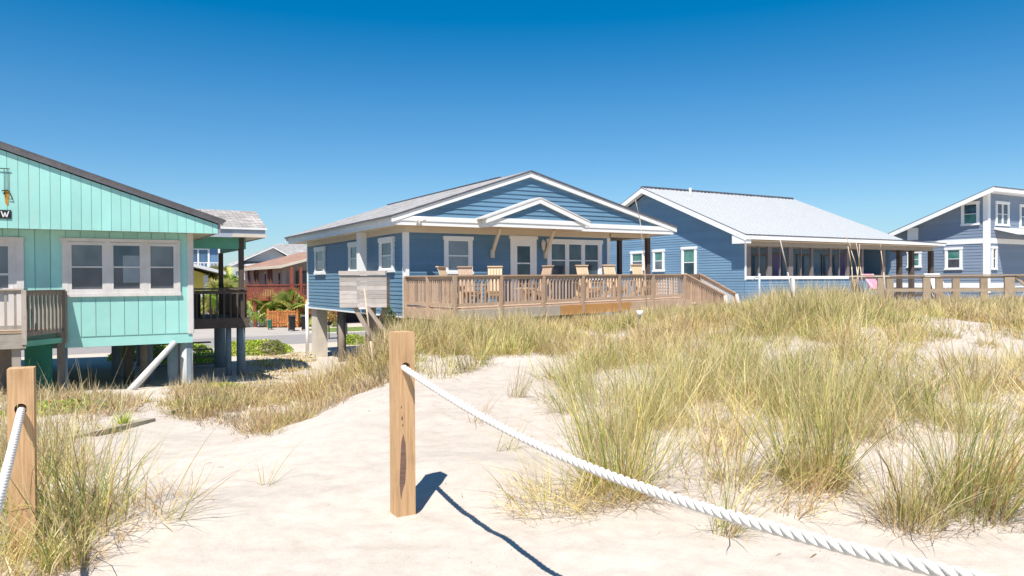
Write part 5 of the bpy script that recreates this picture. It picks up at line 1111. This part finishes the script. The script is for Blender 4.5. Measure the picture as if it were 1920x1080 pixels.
# ---- leafy things
def leaves(cx, cy, cz, rx, ry, rz, n, size, pal, shell=0.35, flat=0.0):
    u = rng.normal(0, 1, (n, 3)); u /= np.linalg.norm(u, axis=1)[:, None]; u[:, 2] = np.abs(u[:, 2]) if flat >= 0 else u[:, 2]
    rad = (1 - shell * rng.uniform(0, 1, n) ** 1.5) * (1 + 0.22 * fbm(u[:, 0] * 2.2 + cx, u[:, 1] * 2.2 + u[:, 2] * 1.7 + cy, 3))
    p = u * rad[:, None] * np.array([rx, ry, rz]) + np.array([cx, cy, cz])
    a = rng.normal(0, 1, (n, 3)); a /= np.linalg.norm(a, axis=1)[:, None]; bq = np.cross(a, rng.normal(0, 1, (n, 3))); bq /= np.linalg.norm(bq, axis=1)[:, None]
    s = size * rng.uniform(0.6, 1.4, n)[:, None]
    co = np.stack([p - a * s, p + bq * s * 0.5, p + a * s, p - bq * s * 0.5], 1).reshape(-1, 3)
    fa = np.arange(n * 4).reshape(n, 4); names = [q[0] for q in pal]; wt = np.array([q[1] for q in pal], float); wt /= wt.sum()
    c = np.array([PAL[q] for q in names])[rng.choice(len(names), n, p=wt)] * rng.uniform(0.6, 1.3, (n, 1))
    return co, fa, np.clip(np.repeat(c, 4, 0), 0, 1)
PAL['lime'] = (0.48, 0.60, 0.07); PAL['leaf'] = (0.20, 0.33, 0.05)
G0 = lambda x, y: float(gz(x, y))
def shrub(label, x, y, rx, ry, rz, n, size, pal, name='shrub'):
    o = grass_obj(name, [leaves(x, y, G0(x, y) - 0.05, rx, ry, rz, n, size, pal)], label, 'shrub', None, 'low green shrubs'); return o
LIME = [('lime', 5), ('leaf', 2), ('yellow', 1)]
shrub('round bright green shrub seen under the teal house', -14.6, 29.2, 1.15, 1.0, 0.75, 5200, 0.05, LIME)
shrub('bright green creeping mound beside the road, between the left houses', -10.9, 31.6, 1.5, 1.6, 0.65, 5200, 0.05, LIME)
shrub('grey-green bush at the right end of the creeping mound', -10.0, 31.0, 0.6, 0.7, 0.65, 1700, 0.05, [('olive', 3), ('grey', 3), ('leaf', 2)])
shrub('green ground cover behind the teal porch pilings', -11.9, 28.0, 1.2, 1.2, 0.35, 3400, 0.05, LIME)
shrub('second green patch left behind the teal porch pilings', -14.1, 31.5, 1.4, 1.2, 0.55, 3200, 0.05, LIME)
shrub('small green shrub by the road seen under the blue house', -7.6, 35.6, 0.7, 0.5, 0.55, 1700, 0.05, LIME)
shrub('dark green vine at the front corner under the blue house', -3.55, 21.4, 0.35, 0.4, 1.5, 1600, 0.045, [('leaf', 4), ('lime', 1), ('green', 2)])
shrub('bright green creeping plant on the slope before the teal house', -7.5, 12.3, 1.15, 1.1, 0.22, 5200, 0.028, LIME + [('rust', 1), ('brown', 1.5)])
shrub('yellow-green creeper right of the teal house corner piling', -6.6, 16.8, 0.7, 0.8, 0.3, 2600, 0.03, [('lime', 2), ('yellow', 4), ('olive', 2)])
shrub('olive creeper along the sand edge below the teal porch', -5.3, 12.9, 0.9, 0.7, 0.2, 2300, 0.028, [('olive', 4), ('lime', 1), ('grey', 3)])
# spiky yucca-like plant
n = 70; a = rng.uniform(0, 6.28, n)
lz = [blades(-5.42 + 0.02 * np.cos(a), 10.35 + 0.02 * np.sin(a), rng.uniform(0.16, 0.26, n), rng.uniform(0.1, 1.3, n), rng.uniform(0, 0.25, n), a, np.full(n, 0.016), [('lime', 4), ('pale', 2)], 0.02, 3)]
grass_obj('spiky_plant', lz, 'small bright green spiky rosette on the sand before the teal house', 'plant')
# palmettos and trees
def palmetto(label, x, y, h_, n, s, name='palmetto', cat='palmetto', group='palmettos across the street'):
    t = thing(name, label, cat, (x, y, 0), 0, group); co, fa, cl = [], [], []; k0 = 0
    for i in range(n):
        az = rng.uniform(0, 6.28); el = rng.uniform(-0.35, 1.35); L = s * rng.uniform(0.5, 1.0)
        out_ = np.array([math.cos(az) * math.cos(el), math.sin(az) * math.cos(el), math.sin(el)])
        c = np.array([0, 0, h_]) + out_ * L * np.array([1, 1, 0.8]); q = rng.normal(0, 1, 3); sd_ = np.cross(out_, q); sd_ /= np.linalg.norm(sd_); nn = np.cross(out_, sd_)
        col = np.array(PAL[['leaf', 'pale', 'pale', 'yellow', 'green', 'olive'][rng.integers(0, 6)]]) * rng.uniform(0.75, 1.25)
        for j in range(17):
            f = (j - 8) / 8 * 1.9; dd = out_ * math.cos(f) + sd_ * math.sin(f); pw = np.cross(dd, nn) * 0.03 * s
            l2 = s * 0.5 * rng.uniform(.8, 1.1); tip_ = c + dd * l2 - np.array([0, 0, 0.10 * s])
            co += [c - pw * .2, c + dd * l2 * .5 + pw, tip_, c + dd * l2 * .5 - pw]; fa.append([k0, k0 + 1, k0 + 2, k0 + 3]); k0 += 4; cl += [col] * 4
    o = raw_mesh('crown', np.array(co), np.array(fa), np.clip(np.array(cl), 0, 1), M['blade']); o.parent = t
    b = MB(); b.cyl((0, 0, -0.1), (0, 0, h_ + 0.1), 0.17, 0.13, 8)
    for i in range(10): a_ = i * 2.4; b.beam((0, 0, h_ * 0.5 + 0.04 * i), (math.cos(a_) * s * 0.5, math.sin(a_) * s * 0.5, h_ + 0.4), 0.03, 0.03)
    b.build('trunk', 'bark', t); return t
for i, (x, y, h_, n, s, lb) in enumerate(((-15.2, 50.3, 1.0, 60, 1.55, 'yellow-green palmetto in front of the red stairs, left of the bins'), (-16.6, 50.6, 0.9, 50, 1.5, 'palmetto behind the white gate, under the red deck'), (-17.9, 51.5, 1.0, 40, 1.3, 'palmetto seen right beside the teal porch corner post'), (-12.4, 49.4, 0.3, 30, 0.9, 'low palmetto at the foot of the red stairs, right of the bins'),
        (-19.0, 49.0, 2.0, 60, 1.35, 'large palmetto seen between the two teal porch posts'), (-20.0, 49.6, 1.0, 50, 1.2, 'large palmetto just left of the rear teal porch post'), (-22.3, 56.5, 2.7, 60, 1.6, 'tall palmetto behind the others, in the teal porch opening'))):
    palmetto(lb, x, y, h_, n, s)
o = grass_obj('pot_plant', [leaves(-9.55, 38.9, 0.95, 0.42, 0.42, 0.7, 380, 0.07, [('rust', 3), ('yellow', 2), ('olive', 1)])], 'dry orange plant growing in the dark pot', 'plant')

# ---- dry stalks, sticks and pipes
def stalk(name, label, cat, pts, r0, r1, mat='sticks', group=None, head=None):
    b = MB()
    for i in range(len(pts) - 1):
        t0, t1 = i / (len(pts) - 1), (i + 1) / (len(pts) - 1); b.cyl(pts[i], pts[i + 1], r0 + (r1 - r0) * t0, r0 + (r1 - r0) * t1, 7)
    o = b.build(name, mat); tag(o, label, cat, group); return o
def at(px_, py_, Y):        # a point seen at a pixel of the photograph, at depth Y
    hy = 526 - 0.0055 * (px_ - 960); return ((px_ - 960) / 1400 * Y, Y, E - (py_ - hy) / 1400 * Y)
stalk('wooden_stake', 'thin pale stake leaning left in front of the grey shower box', 'stake', [at(705, 735, 13.4), at(694, 640, 13.6), at(683, 540, 13.8)], 0.020, 0.016, 'sticks')
sx = [((1600, 548), (1597, 500), (1590, 462), (1587, 440)), ((1612, 548), (1606, 500), (1596, 470), (1592, 450)), ((1604, 548), (1610, 500), (1612, 458)), ((1619, 548), (1613, 500), (1605, 452)), ((1660, 560), (1657, 510), (1652, 470), (1650, 452))]
for i, P in enumerate(sx):
    nm = ('leftmost', 'second', 'third', 'fourth', 'rightmost, set apart')[i]
    stalk('dry_stalk', '%s of the five pale dry stalks before the open porch' % nm, 'stalk', [at(a, c, 15.5 + 0.15 * i) for a, c in P], 0.013, 0.007, 'sticks', 'tall dry stalks')
stalk('dry_stalk', 'very thin bent stalk rising above the right end of the porch roof', 'stalk', [at(1212, 575, 14), at(1208, 480, 14), at(1200, 410, 14), at(1192, 375, 14)], 0.008, 0.004, 'sticks', 'tall dry stalks')
stalk('leaning_stick', 'pale thin stick leaning before the open porch of the metal-roofed house', 'stick', [at(1486, 560, 17), at(1477, 510, 17), at(1463, 450, 17)], 0.016, 0.012, 'grey_wood')
PP = thing('white_pipe', 'upright white pipe with a line running off it, before the metal-roofed house', 'pipe', at(1486, 566, 19), 0)
b = MB(); b.box(-0.045, 0.045, -0.045, 0.045, -0.6, 0.62); b.build('pipe_body', 'far_white', PP)
FT = thing('standpipe', 'thin outdoor tap pipe with curved spout before the metal-roofed house', 'tap', at(1424, 566, 21), 0)
b = MB(); b.cyl((0, 0, -0.5), (0, 0, 0.80), .03, n=8); b.build('pipe', 'grey_fascia', FT)
b = MB(); b.cyl((0, 0, 0.68), (-0.12, 0, 0.70), .02, n=6); b.cyl((-0.12, 0, 0.70), (-0.2, 0, 0.6), .02, n=6); b.build('spout', 'grey_fascia', FT)
FN = thing('plant_marker', 'small white cup-shaped marker on a stick in the grass below the deck', 'marker', at(1199, 640, 16), 0)
b = MB(); b.cyl((0, 0, -0.2), (0, 0, 0.52), .015, n=6); b.build('stick', 'old_wood', FN)
b = MB(); b.cyl((0, 0, 0.5), (0, 0, 0.66), .03, .10, 4); b.build('cup', 'old_white', FN)
# timber edging half buried in the sand, left
for i, (p, q, lb) in enumerate((((-5.55, 8.7), (-5.3, 10.9), 'weathered half-buried timber beside the left rope post'), ((-5.35, 11.5), (-5.65, 13.6), 'weathered half-buried timber under the end of the teal house brace'))):
    g0_, g1_ = G0(*p), G0(*q); b = MB(); b.beam((p[0], p[1], g0_ - 0.03), (q[0], q[1], g1_ - 0.035), 0.16, 0.16)
    tag(b.build('sand_timber', 'timber'), lb, 'timber', 'half-buried timbers')

# ---- dead stems and bits lying on the sand
n = 5200; x = rng.uniform(-4.5, 6.5, n); y = np.sqrt(rng.uniform(16, 225, n)); k = rng.uniform(0, 1, n) < np.clip(0.10 + 2.2 * fbm(x * 0.7 + 5, y * 0.7, 3), 0.03, 1)
x, y = x[k], y[k]; n = len(x)
lz = [blades(x, y, rng.uniform(0.02, 0.13, n), rng.uniform(1.3, 1.6, n), rng.uniform(-0.1, 0.3, n), rng.uniform(0, 6.28, n), rng.uniform(0.004, 0.009, n), [('brown', 4), ('grey', 3), ('tan', 2)], 0.008, 3)]
grass_obj('beach_litter', lz, 'small dark stems and plant bits strewn over the sand', 'plant litter', 'stuff')
